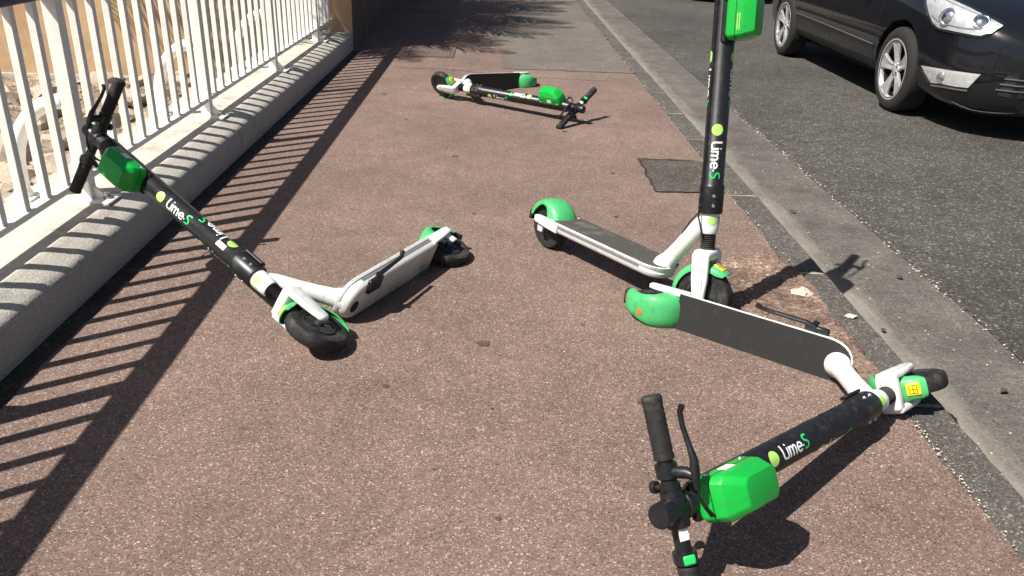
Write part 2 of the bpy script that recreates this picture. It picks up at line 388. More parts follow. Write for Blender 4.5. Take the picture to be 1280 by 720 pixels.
# patches laid into the pavement
def blob(name, poly, z, mat, step=0.05, jit=0.012, seed=0.0, bump=0.0, bs=20, thick=0.03):
    """irregular sheet: the outline is resampled and roughened, the inside gets a fine relief grid"""
    pts = []
    for (x0, y0), (x1, y1) in zip(poly, poly[1:] + poly[:1]):
        d = math.hypot(x1 - x0, y1 - y0); n = max(1, int(d / step))
        for k in range(n):
            t = k / n; x, y = lerp(x0, x1, t), lerp(y0, y1, t)
            pts.append((x + jit * (nz(x, y, 12, seed) + 0.6 * nz(x, y, 40, seed)), y + jit * (nz(x, y, 12, seed + 9) + 0.6 * nz(x, y, 40, seed + 3))))
    bm = bmesh.new()
    vs = [bm.verts.new((x, y, z)) for x, y in pts]
    f = bm.faces.new(vs)
    if bump:
        bmesh.ops.triangulate(bm, faces=[f])
        for _ in range(5):
            lng = [e for e in bm.edges if e.calc_length() > step * 0.8]
            if not lng: break
            bmesh.ops.subdivide_edges(bm, edges=lng, cuts=1)
            bmesh.ops.triangulate(bm, faces=[q for q in bm.faces if len(q.verts) > 3])
        for v in bm.verts:
            if not v.is_boundary: v.co.z += bump * (0.6 + nz(v.co.x, v.co.y, bs, seed) + 0.6 * nz(v.co.x, v.co.y, bs * 3, seed))
    bm.normal_update()
    if f.is_valid and f.normal.z < 0: bmesh.ops.reverse_faces(bm, faces=bm.faces[:])
    bm.verts.index_update()
    r = ([v.co.copy() for v in bm.verts], [tuple(v.index for v in q.verts) for q in bm.faces]); bm.free()
    return structure(mk(name, r, mat, smooth=60))
blob('grey_patch', [(0.02, 7.42), (1.166, 7.36), (1.166, 15.5), (0.55, 14.2), (0.15, 12.6), (0.0, 10.4), (-0.12, 9.2), (0.02, 8.4)], 0.004, 'grey_patch', step=0.08, jit=0.05, seed=1)
blob('dark_patch', [(0.80, 3.985), (1.15, 3.995), (1.16, 4.57), (0.80, 4.60)], 0.004, 'dark_patch', step=0.02, jit=0.020, seed=2)
blob('broken_asphalt', [(0.86, 2.72), (0.93, 2.52), (1.02, 2.36), (1.10, 2.22), (1.19, 2.10), (1.20, 2.9), (1.16, 3.22), (1.05, 3.17), (0.94, 3.12), (0.86, 2.95)], 0.004, 'broken', step=0.025, jit=0.02, seed=3, bump=0.010, bs=14)
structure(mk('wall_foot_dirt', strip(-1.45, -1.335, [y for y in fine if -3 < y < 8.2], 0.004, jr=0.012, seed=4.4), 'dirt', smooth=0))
STAINS = [(-0.03, 2.35, 0.024), (-0.31, 2.08, 0.012), (-0.24, 4.55, 0.018), (0.0, 1.97, 0.006), (0.42, 5.2, 0.02), (-0.5, 2.85, 0.010), (0.02, 1.51, 0.008), (-0.14, 1.69, 0.005), (-0.85, 6.2, 0.02), (0.3, 2.5, 0.009), (0.42, 2.02, 0.010), (0.3, 6.1, 0.025), (-0.6, 5.4, 0.014), (0.62, 4.3, 0.013), (-0.1, 3.6, 0.009), (0.55, 3.6, 0.012)]
def crack(name, pts, wd, mat, seed=0, z=0.0035):
    L_, R_ = [], []
    P = []
    for (x0, y0), (x1, y1) in zip(pts, pts[1:]):
        n = max(2, int(math.hypot(x1 - x0, y1 - y0) / 0.02))
        for k in range(n):
            t = k / n; x, y = lerp(x0, x1, t), lerp(y0, y1, t)
            P.append((x + 0.02 * nz(x, y, 9, seed) + 0.008 * nz(x, y, 40, seed), y + 0.02 * nz(x, y, 9, seed + 4) + 0.008 * nz(x, y, 40, seed + 4)))
    V, F = [], []
    for i, (x, y) in enumerate(P):
        a, b2 = P[max(0, i - 1)], P[min(len(P) - 1, i + 1)]
        d = Vector((b2[0] - a[0], b2[1] - a[1])).normalized(); w_ = wd * (0.35 + abs(nz(i * 0.31, seed, 1.0, 2)) * 1.6) / 2
        V += [(x - d.y * w_, y + d.x * w_, z), (x + d.y * w_, y - d.x * w_, z)]
    for i in range(len(P) - 1): F.append((2 * i, 2 * i + 1, 2 * i + 3, 2 * i + 2))
    return structure(mk(name, (V, F), mat, smooth=0))
crack('pavement_crack', [(-0.95, 7.33), (-0.4, 7.30), (0.1, 7.05), (0.7, 6.98), (1.15, 6.95)], 0.014, 'dark_patch', 3)
def stains(spots):
    V, F = [], []
    for k, (x, y, r) in enumerate(spots):
        r *= 0.72
        b0 = len(V); V.append((x, y, 0.0028 + 0.00002 * k))
        for i in range(18):
            a = 2 * PI * i / 18; q = r * (1 + 0.45 * nz(math.cos(a) * 1.2 + k * 3.7, math.sin(a) * 1.2, 1.0, k))
            V.append((x + q * math.cos(a) * 1.25, y + q * math.sin(a), 0.0028 + 0.00002 * k))
        F += [(b0, b0 + 1 + i, b0 + 1 + (i + 1) % 18) for i in range(18)]
    structure(mk('pavement_stains', (V, F), 'stain', smooth=0))
stains(STAINS)
crack('patch_seam', [(1.15, 4.57), (0.80, 4.59), (0.80, 3.99), (1.15, 4.0)], 0.022, 'dirt', 6, 0.0062)
# service cover let into the pavement
cov = tag(empty('manhole_cover', (-0.66, 8.28, 0.003)), 'rusty rectangular service cover let into the pavement at the edge of the palm shade', 'cover')
mk('cover_frame', join(box(-0.225, 0.225, -0.35, -0.325, 0, 0.006), box(-0.225, 0.225, 0.325, 0.35, 0, 0.006), box(-0.225, -0.2, -0.325, 0.325, 0, 0.006), box(0.2, 0.225, -0.325, 0.325, 0, 0.006)), 'iron', cov, smooth=0)
mk('cover_plate', join(box(-0.196, 0.196, -0.321, 0.321, 0, 0.004), *[box(-0.17 + 0.034 * i, -0.155 + 0.034 * i, -0.29, 0.29, 0.004, 0.006) for i in range(11)]), 'iron', cov, smooth=0)

# crumbs along the kerb seam and loose grit
def crumbs(name, spots, mat):
    parts = []
    for (x, y, z, r) in spots:
        parts.append(xf(ico(r, 1, 0.3, random.random() * 9, (1, 1, 0.6)), Matrix.Translation((x, y, z)) @ Matrix.Rotation(random.random() * 6, 4, 'Z')))
    return stuff(mk(name, join(*parts), mat, smooth=0))
sp = []
for i in range(150):
    y = 1.42 + 0.56 * random.random() ** 0.8; x = 1.183 + 0.010 * nz(3, y, 2.2, 3) + 0.008 * nz(3, y, 20, 8) + random.gauss(0, 0.0075)
    sp.append((x, y, -0.001, random.choice([0.001, 0.0015, 0.002, 0.003])))
for i in range(160):
    y = random.uniform(2.0, 8.2); sp.append((1.185 + random.gauss(0, 0.014), y, 0.0, random.choice([0.002, 0.003, 0.004])))
for i in range(260):
    y = random.uniform(1.2, 7); x = 1.845 + random.gauss(0, 0.012); sp.append((x, y, ROAD_Z, random.choice([0.003, 0.004, 0.005])))
for i in range(420):
    sp.append((random.uniform(-1.3, 1.1), random.uniform(0.9, 5), 0.0, random.choice([0.0012, 0.0016, 0.002, 0.003])))
for i in range(150):
    sp.append((random.uniform(1.34, 1.8), random.uniform(1.3, 6), ROAD_Z - 0.005, random.choice([0.002, 0.003, 0.004])))
for i in range(34):
    sp.append((random.uniform(0.9, 1.17), random.uniform(2.3, 3.1), 0.010, random.choice([0.002, 0.003, 0.004, 0.007])))
crumbs('grit', sp, 'pebble')
# dropped bits one can point at
def leaf(x, y, z, s, rz, label, mat='leaf_dry', name='dry_leaf', cat='leaf'):
    pts = []
    n = 8
    V, F = [], []
    for i in range(n + 1):
        t = i / n; wd = s * 0.33 * math.sin(PI * min(1, t * 0.96 + 0.02)) ** 0.8
        zz = s * 0.18 * math.sin(PI * t) + 0.003
        V += [((t - 0.5) * s, -wd, zz + s * 0.1), ((t - 0.5) * s, 0, zz), ((t - 0.5) * s, wd, zz + s * 0.06)]
    for i in range(n):
        a = i * 3; F += [(a, a + 1, a + 4, a + 3), (a + 1, a + 2, a + 5, a + 4)]
    V2 = [Vector(v) - Vector((0, 0, 0.001)) for v in V]
    o = mk(name, join((V, F), (V2, [f[::-1] for f in F])), mat, None, Matrix.Translation((x, y, z)) @ Matrix.Rotation(rz, 4, 'Z'))
    return tag(o, label, cat, 'dry leaves lying in the gutter')
leaf(1.66, 2.30, ROAD_Z, 0.032, 0.5, 'dark curled dry leaf in the gutter nearest the fallen front wheel')
leaf(1.44, 2.72, ROAD_Z, 0.026, 1.5, 'dark dry leaf on the pale gutter dust between the box shadow and the near wheel')
leaf(1.72, 3.22, ROAD_Z, 0.03, 2.6, 'dry leaf in the gutter close to the asphalt seam, right of the box shadow')
leaf(1.53, 4.05, ROAD_Z, 0.034, 0.2, 'dry leaf lying in the gutter beside the dark pavement patch')
pb = mk('pale_stone', xf(ico(0.014, 2, 0.3, 4, (1.3, 1, 0.5)), Matrix.Identity(4)), 'pebble', None, Matrix.Translation((1.262, 2.62, -0.004)))
tag(pb, 'small pale stone chip lying on the grey kerb stones', 'stone')
pb = mk('pale_stone', xf(ico(0.03, 2, 0.35, 9, (1.2, 1, 0.5)), Matrix.Identity(4)), 'pebble', None, Matrix.Translation((1.135, 2.78, 0.012)))
tag(pb, 'pale broken lump of mortar in the red broken asphalt by the kerb', 'stone')

# ------------------------------------------------------------------ low wall under the fence
lw = tag(empty('low_wall', (-1.6, 4, 0)), 'low rough rendered wall with a rounded edge carrying the cream railings', 'wall')
MI = Matrix.Translation((1.6, -4, 0))
ys = [-4 + 0.03 * i for i in range(407)]
ys = [y for y in ys if y < 8.2] + [8.2]
rows = []
for y in ys:
    r = []
    prof = [(-1.40, -0.03), (-1.40, 0.03), (-1.400, 0.085), (-1.401, 0.118), (-1.404, 0.133), (-1.411, 0.145), (-1.423, 0.153), (-1.440, 0.160), (-1.462, 0.168), (-1.487, 0.177), (-1.505, 0.183), (-1.512, 0.182)]
    for i, (x, z) in enumerate(prof):
        k = 0.002 * nz(y, i * 0.25, 6, 1) + 0.002 * nz(y, i * 0.4, 26, 2) if 0 < i < len(prof) - 2 else 0
        dx, dz = (1, 0) if z <= 0.09 else (0.6, 0.8)
        r.append(Vector((x + dx * k, y, z + dz * k)))
    rows.append(r)
mk('rough_coping', loft(rows, closed=False), 'wall_rough', lw, MI, smooth=70)
rows = []
for y in ys[::2] + [8.2]:
    rows.append([Vector((-1.508, y, 0.183 + 0.001 * nz(y, 1, 3))), Vector((-1.70, y, 0.185 + 0.001 * nz(y, 2, 3))), Vector((-1.90 + 0.01 * nz(y, 3, 4), y, 0.183)), Vector((-1.91 + 0.01 * nz(y, 3, 4), y, 0.16)), Vector((-1.90, y, -1.0))])
mk('ledge', loft(rows, closed=False), 'ledge', lw, MI, smooth=30)

# ------------------------------------------------------------------ railings
FX, ZB, ZT = -1.60, 0.265, 0.94
POSTS = [0.23 + 1.45 * k - 2.9 for k in range(0, 8)]           # ... 3.13, 4.58, 6.03, 7.48
fence = tag(empty('fence', (FX, 4, 0.185)), 'cream painted metal railings with upright bars along the low wall', 'fence')
def FM(x, y, z): return Matrix.Translation((x - FX, y - 4, z - 0.185))
bar0 = None
for y0 in POSTS:
    for k in range(1, 10):
        y = y0 + 0.145 * k
        if y > 8.17 or y < -2.5: continue
        tw = Matrix.Rotation(random.uniform(-0.006, 0.006), 4, 'X') @ Matrix.Rotation(random.uniform(-0.05, 0.05), 4, 'Z')
        if bar0 is None: bar0 = mk('bar', box(-0.0135, 0.0135, -0.015, 0.015, 0.0, ZT - ZB + 0.004, 0.002), 'fence_white', fence, FM(FX, y, ZB + 0.015) @ tw, smooth=30)
        else: inst(bar0, fence, FM(FX, y, ZB + 0.015) @ tw)
post0 = None
for y in POSTS:
    if post0 is None:
        post0 = mk('post', box(-0.026, 0.026, -0.026, 0.026, 0, ZT - 0.185, 0.003), 'fence_white', fence, FM(FX, y, 0.187), smooth=30)
        plate0 = mk('base_plate', box(-0.05, 0.105, -0.055, 0.055, 0, 0.009, 0.002), 'fence_white', fence, FM(FX, y, 0.1835), smooth=30)
        bolt0 = mk('bolt', lathe([(0.0, 0.032), (0.009, 0.032), (0.009, 0.018), (0.018, 0.018), (0.018, 0.009), (0.0, 0.009)][::-1], 10), 'bolt', plate0, Matrix.Translation((0.078, 0, 0)), smooth=30)
        gus0 = mk('gusset', prism([(0.027, 0.0), (0.085, 0.0), (0.027, 0.055)], -0.005, 0.005), 'fence_white', fence, FM(FX, y, 0.192), smooth=30)
        arc = [(-0.026 - 0.222 * math.sin(a), 0, 0.385 - 0.28 * (1 - math.cos(a))) for a in [PI / 2 * k / 9 for k in range(10)]] + [(-0.25, 0, 0.04), (-0.25, 0, 0.012)]
        brace0 = mk('brace', tube(arc, 0.029, 12), 'fence_white', fence, FM(FX, y, 0.185), smooth=40)
        foot0 = mk('brace_foot', join(box(-0.30, -0.20, -0.05, 0.05, 0.0, 0.01, 0.002), lathe([(0, 0.012), (0.036, 0.012), (0.034, 0.03), (0.02, 0.045), (0, 0.045)], 14, 'Z', (-0.25, 0, 0))), 'fence_white', fence, FM(FX, y, 0.184), smooth=40)
    else:
        inst(post0, fence, FM(FX, y, 0.187)); p = inst(plate0, fence, FM(FX, y, 0.1835)); inst(bolt0, p, Matrix.Translation((0.078, 0, 0))); inst(gus0, fence, FM(FX, y, 0.192))
        inst(brace0, fence, FM(FX, y, 0.185)); inst(foot0, fence, FM(FX, y, 0.184))
rail0 = mk('bottom_rail', box(-0.02, 0.02, 0.0, 1.396, -0.012, 0.012, 0.002), 'fence_white', fence, FM(FX, POSTS[0] + 0.027, ZB + 0.012), smooth=30)
for y in POSTS[1:-1]: inst(rail0, fence, FM(FX, y + 0.027, ZB + 0.012))
mk('bottom_rail', box(-0.02, 0.02, 0.0, 0.69, -0.012, 0.012, 0.002), 'fence_white', fence, FM(FX, 7.507, ZB + 0.012), smooth=30)
mk('top_rail', box(-0.036, 0.046, -2.8, 8.19, 0, 0.05, 0.01, 2), 'rail_navy', fence, FM(FX, 0, ZT + 0.0025), smooth=30)

# ------------------------------------------------------------------ ochre garden wall, bank and rocks behind the railings
ow = tag(empty('ochre_wall', (-3, 8.3, 0)), 'ochre rendered garden wall closing the end of the railings, its street side in shade', 'wall')
V = [(-1.40, 8.2), (-1.40, 40), (-1.66, 40), (-1.66, 8.46), (-9, 8.46), (-9, 8.2)]
n = len(V)
zb, zt = -0.9, 1.25
mk('wall_face', ([Vector((x + 3, y - 8.3, zb)) for x, y in V] + [Vector((x + 3, y - 8.3, zt)) for x, y in V], [tuple(range(n)), tuple(range(2 * n - 1, n - 1, -1))] + [(i, (i + 1) % n, n + (i + 1) % n, n + i) for i in range(n)]), 'ochre', ow, smooth=0)
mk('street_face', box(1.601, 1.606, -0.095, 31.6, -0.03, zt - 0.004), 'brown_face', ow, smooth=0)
mk('capping', join(box(1.30, 1.64, -0.14, 31.7, zt + 0.003, zt + 0.06, 0.008), box(-6, 1.297, -0.14, 0.20, zt + 0.003, zt + 0.06, 0.008)), 'ledge', ow, smooth=30)
mk('plinth', box(-6, 1.34, -0.118, -0.102, -0.9, -0.30, 0.004), 'ledge', ow, smooth=0)
V, F = [], []
gx_, gy_ = 56, 110
for j in range(gy_ + 1):
    for i in range(gx_ + 1):
        x = -1.9 - 6.5 * (i / gx_) ** 1.3; y = -2 + 10.25 * j / gy_
        z = -0.26 - 0.05 * (-1.9 - x) * 0.6 + 0.07 * nz(x, y, 1.8, 3) + 0.05 * nz(x, y, 6, 4) + 0.02 * nz(x, y, 17, 5)
        V.append((x, y, z))
for j in range(gy_):
    for i in range(gx_):
        a = j * (gx_ + 1) + i; F.append((a, a + 1, a + gx_ + 2, a + gx_ + 1))
bank = structure(mk('rocky_bank', (V, F), 'bank', smooth=60))
protos = []
for k in range(7):
    protos.append((ico(1, 2, 0.42, k + 1, (1, random.uniform(0.7, 1), random.uniform(0.55, 0.8)))))
rock_src = []
for i in range(290):
    y = random.uniform(2.4, 8.1)
    x = -1.97 - abs(random.gauss(0, 1)) * (0.35 + 0.28 * y) * 0.85
    if x < -6.5: continue
    s = random.choice([0.03, 0.04, 0.05, 0.06, 0.08, 0.11, 0.15]) * random.uniform(0.8, 1.25)
    z = -0.26 - 0.03 * (-1.9 - x) + 0.07 * nz(x, y, 1.8, 3) + 0.05 * nz(x, y, 6, 4) + s * 0.2
    if x + s * 1.3 > -1.93: x = -1.94 - s * 1.3
    mtx = Matrix.Translation((x, y, z)) @ Matrix.Rotation(random.random() * 6.28, 4, 'Z') @ Matrix.Rotation(random.uniform(-0.5, 0.5), 4, 'X') @ Matrix.Scale(s, 4)
    if i < 7: rock_src.append(mk('rock', protos[i], 'rock', bank, mtx, smooth=28))
    else: inst(random.choice(rock_src), bank, mtx)

# ------------------------------------------------------------------ palms behind the ochre wall (their shade falls into the picture)
def frond_mesh(seed, ln=1.75):
    rnd = random.Random(seed)
    parts = []; pts = []
    for i in range(13):
        t = i / 12
        pts.append(Vector((ln * (t - 0.12 * t * t), 0, ln * (0.30 * t - 0.62 * t * t))))
    parts.append(tube(pts, [0.018 * (1 - 0.85 * i / 12) for i in range(13)], 5))
    for i in range(46):
        t = 0.14 + 0.86 * i / 45
        k = min(11, int(t * 12)); p = pts[k].lerp(pts[k + 1], t * 12 - k)
        d = (pts[k + 1] - pts[k]).normalized()
        for s in (-1, 1):
            l = ln * 0.30 * math.sin(PI * (0.12 + 0.84 * t)) * rnd.uniform(0.8, 1.1)
            dr = (Vector((0, s, 0)) * 0.8 + d * rnd.uniform(0.5, 0.8) + Vector((0, 0, rnd.uniform(-0.35, 0.05)))).normalized()
            wv = d * 0.013
            q = p + dr * l + Vector((0, 0, -0.12 * l)); mid = p + dr * l * 0.5
            parts.append(([p - wv * 0.5, p + wv * 0.5, mid + wv, mid - wv, q], [(0, 1, 2, 3), (3, 2, 4)]))
    return join(*parts)
FR = [frond_mesh(k) for k in range(3)]
fr_src = [None] * 3
def palm(x, y, h, label, n=30, lean=(0.1, 0.0)):
    t = tag(empty('palm_tree', (x, y, -0.3)), label, 'palm tree', 'palms behind the ochre wall')
    rings = []
    for i in range(40):
        z = (h + 0.3) * i / 39; r = lerp(0.17, 0.12, i / 39) + (0.014 if i % 2 else 0)
        rings.append([Vector((r * math.cos(a) + lean[0] * (i / 39) ** 2, r * math.sin(a) + lean[1] * (i / 39) ** 2, z)) for a in [2 * PI * k / 14 for k in range(14)]])
    mk('trunk', loft(rings), 'palm_trunk', t, smooth=50)
    for k in range(n):
        a = 2.39996 * k + random.uniform(-0.2, 0.2); el = lerp(1.15, -0.55, (k / (n - 1)) ** 0.8)
        m = Matrix.Translation((lean[0], lean[1], h + 0.3 - 0.05)) @ Matrix.Rotation(a, 4, 'Z') @ Matrix.Rotation(-el, 4, 'Y') @ Matrix.Rotation(random.uniform(-0.4, 0.4), 4, 'X') @ Matrix.Scale(random.uniform(0.85, 1.12), 4)
        j = k % 3
        if fr_src[j] is None: fr_src[j] = mk('frond', FR[j], 'palm_leaf', t, m, smooth=0)
        else: inst(fr_src[j], t, m)
palm(-2.75, 8.95, 2.75, 'palm with drooping fronds behind the ochre wall, the one nearer the railings')
palm(-3.5, 8.95, 2.75, 'palm leaning out over the rocky bank from behind the ochre wall', 34, (0.15, -1.25))
palm(-2.45, 10.3, 2.55, 'palm with the lowest crown, between the other two behind the ochre wall', 34)
palm(-2.55, 11.6, 2.9, 'palm with drooping fronds farther along behind the ochre wall')

# ------------------------------------------------------------------ scooter
WB, RAKE, DW, RZ, TIP, HB, HW = 0.827, 0.1625, 0.077, 0.0169, 0.6731, 1.1592, 0.2267
ZTOP, ZBOT = 0.052, 0.006
STEM_R = 0.0355
SX = Vector((-math.sin(RAKE), 0, math.cos(RAKE)))
FORK0 = Matrix.Translation((WB, 0, 0.007)) @ Matrix(((math.cos(RAKE), 0, -math.sin(RAKE)), (0, 1, 0), (math.sin(RAKE), 0, math.cos(RAKE)))).to_4x4()
def fork_matrix(st): return FORK0 @ Matrix.Rotation(st, 4, 'Z')

def tyre(r, hw, seg=48, tread=0.0035):
    prof = [(r * 0.62, -hw * 0.8), (r * 0.8, -hw), (r * 0.93, -hw * 0.92), (r * 0.985, -hw * 0.62), (r, -hw * 0.3), (r, hw * 0.3), (r * 0.985, hw * 0.62), (r * 0.93, hw * 0.92), (r * 0.8, hw), (r * 0.62, hw * 0.8)]
    rings = []
    for k in range(seg):
        a = 2 * PI * k / seg
        rr = []
        for i, (q, h) in enumerate(prof):
            if 3 <= i <= 6 and k % 2: q -= tread
            rr.append(Vector((q * math.cos(a), h, q * math.sin(a))))
        rings.append(rr)
    return loft(rings, closed=True, wrap=True)
def wheel(name, r, parent, matrix, hw=0.024):
    wh = mk(name, lathe([(0, -0.030), (0.014, -0.030), (0.016, -0.021), (r * 0.55, -0.019), (r * 0.645, -0.017), (r * 0.645, 0.017), (r * 0.55, 0.019), (0.016, 0.021), (0.014, 0.030), (0, 0.030)], 32, 'Y'), 'hub', parent, matrix)
    mk('tyre', tyre(r, hw), 'rubber', wh)
    sp = []
    for s in (-1, 1):
        for k in range(6):
            a = k * PI / 3
            b_ = box(0.02, r * 0.52, -0.004, 0.004, -0.002, 0.002)
            sp.append(xf(b_, Matrix.Translation((0, s * 0.0205, 0)) @ Matrix.Rotation(a, 4, 'Y') @ Matrix.Rotation(PI / 2, 4, 'X')))
        sp.append(lathe([(r * 0.50, s * 0.0195), (r * 0.50, s * 0.0225), (r * 0.54, s * 0.0225), (r * 0.54, s * 0.0195)], 32, 'Y'))
    mk('hub_spokes', join(*sp), 'hub', wh)
    for s in (-1, 1): mk('axle_nut', lathe([(0, s * 0.040), (0.011, s * 0.040), (0.011, s * 0.029)], 6, 'Y'), 'steel', wh)
    return wh

# rounded stroke lettering
def disc(c, r, n=20): return [(c[0] + r * math.cos(2 * PI * k / n), c[1] + r * math.sin(2 * PI * k / n)) for k in range(n)]
def stroke(path, wd):
    """ribbon polygons in u,v (quads and caps)"""
    P = [Vector((a, b2, 0)) for a, b2 in path]
    Q = [P[0]]
    for a, b2 in zip(P, P[1:]):
        n_ = max(1, int((b2 - a).length / 0.09))
        for k in range(1, n_ + 1): Q.append(a.lerp(b2, k / n_))
    P = Q; V, F = [], []; h = wd / 2
    if len(P) == 1:
        V = [P[0]] + [P[0] + Vector((h * math.cos(k * PI / 6), h * math.sin(k * PI / 6), 0)) for k in range(12)]
        return V, [(0, 1 + k, 1 + (k + 1) % 12) for k in range(12)]
    T = []
    for i in range(len(P)):
        t = (P[min(i + 1, len(P) - 1)] - P[max(i - 1, 0)]).normalized(); T.append(t); nn = Vector((-t.y, t.x, 0))
        V += [P[i] + nn * h, P[i] - nn * h]
    for i in range(len(P) - 1): F.append((2 * i, 2 * i + 1, 2 * i + 3, 2 * i + 2))
    for i, sg in ((0, -1), (len(P) - 1, 1)):
        base = len(V); a0 = math.atan2(T[i].y * sg, T[i].x * sg)
        V += [P[i]] + [P[i] + Vector((math.cos(a0 - PI / 2 + PI * k / 6), math.sin(a0 - PI / 2 + PI * k / 6), 0)) * h for k in range(7)]
        F += [(base, base + 1 + k, base + 2 + k) for k in range(6)]
    return V, F
GL = {
 'L': ([[(0, 1), (0, .25), (.04, .1), (.15, .01), (.40, 0)]], .54),
 'i': ([[(0, .66), (0, 0)], [(0, .95)]], .24),
 'm': ([[(0, .66), (0, 0)], [(0, .40), (.04, .55), (.14, .645), (.25, .645), (.33, .55), (.35, .40), (.35, 0)], [(.35, .40), (.39, .55), (.49, .645), (.60, .645), (.68, .55), (.70, .40), (.70, 0)]], .92),
 'e': ([[(.02, .34), (.53, .34), (.51, .48), (.41, .61), (.28, .655), (.13, .60), (.03, .46), (.01, .31), (.06, .13), (.18, .02), (.33, 0), (.47, .06)]], .68),
 '.': ([[(0.02, .30)]], .22),
 'S': ([[(.46, .97), (.22, .97), (.07, .90), (.03, .76), (.08, .62), (.22, .54), (.36, .48), (.45, .36), (.44, .16), (.32, .03), (0, .02)]], .6)}
def word(txt, pen=0.155):
    out = []; u = 0
    for ch in txt:
        g, adv = GL[ch]
        for k, p in enumerate(g):
            v, f = stroke(p, pen)
            out.append(([Vector((q.x + u, q.y, 0.02 * k)) for q in v], f))
        u += adv
    return out, u
def on_stem(parts, t0, phi0, direction, su, sv, r=STEM_R, lift=0.0009):
    """u runs along the stem from t0 (direction -1 = down), v across; wrapped on the round stem"""
    res = []
    for v, f in parts:
        V = []
        for q in v:
            t = t0 + direction * q.x * su
            ph = phi0 - direction * (q.y - 0.42) * sv / r
            rr = r + lift + q.z * 0.004
            V.append(Vector((rr * math.cos(ph), rr * math.sin(ph), t)))
        res.append((V, f))
    return join(*res)

def arch(thetas, R, w, rin, seg=9, rc=1.0):
    """fender shell: sections across the wheel at angles theta (0 = forwards, 90 = up), with thickness"""
    def surf(off):
        rings = []
        for th in thetas:
            a = math.radians(th); Ro, wo, ri = R(th) - off, w(th) - off, rin(th)
            e = Vector((math.cos(a), 0, math.sin(a))); rr = []
            for k in range(seg * 2 + 1):
                s = -1 + k / seg                          # -1..1 across
                c = abs(s)
                ang = c * PI / 2 * 1.0
                y = math.copysign(wo * math.sin(ang) ** 0.75, s); ht = math.cos(ang) ** 0.75 if c < 1 else 0
                rr.append(e * (ri + (Ro - ri) * ht) + Vector((0, y, 0)))
            rings.append(rr)
        return rings
    A, B_ = surf(0), surf(0.003)
    n = len(A[0]); V, F = [], []
    for r in A: V += r
    off = len(V)
    for r in B_: V += r
    m = len(A)
    for i in range(m - 1):
        for j in range(n - 1):
            a = i * n + j; F.append((a, a + 1, a + n + 1, a + n)); F.append((off + a, off + a + n, off + a + n + 1, off + a + 1))
        for j in (0, n - 1):
            a = i * n + j; F.append((a, a + n, off + a + n, off + a))
    for i in (0, m - 1):
        for j in range(n - 1):
            a = i * n + j; F.append((a, a + 1, off + a + 1, off + a))
    return V, F

def outline(inset, x0=0.098, n=14):
    w_ = DW - inset; pts = []
    xs = TIP - 0.092
    for k in range(n + 1):
        a = -PI / 2 + PI * k / n
        c, s = math.cos(a), math.sin(a)
        pts.append((xs + (TIP - inset - xs) * (abs(c) ** 0.85), math.copysign(w_ * abs(s) ** 0.8, s)))
    return [(x0, -w_)] + [(lerp(x0, xs, t), -w_) for t in (0.33, 0.66)] + pts + [(lerp(xs, x0, t), w_) for t in (0.33, 0.66)] + [(x0, w_)]

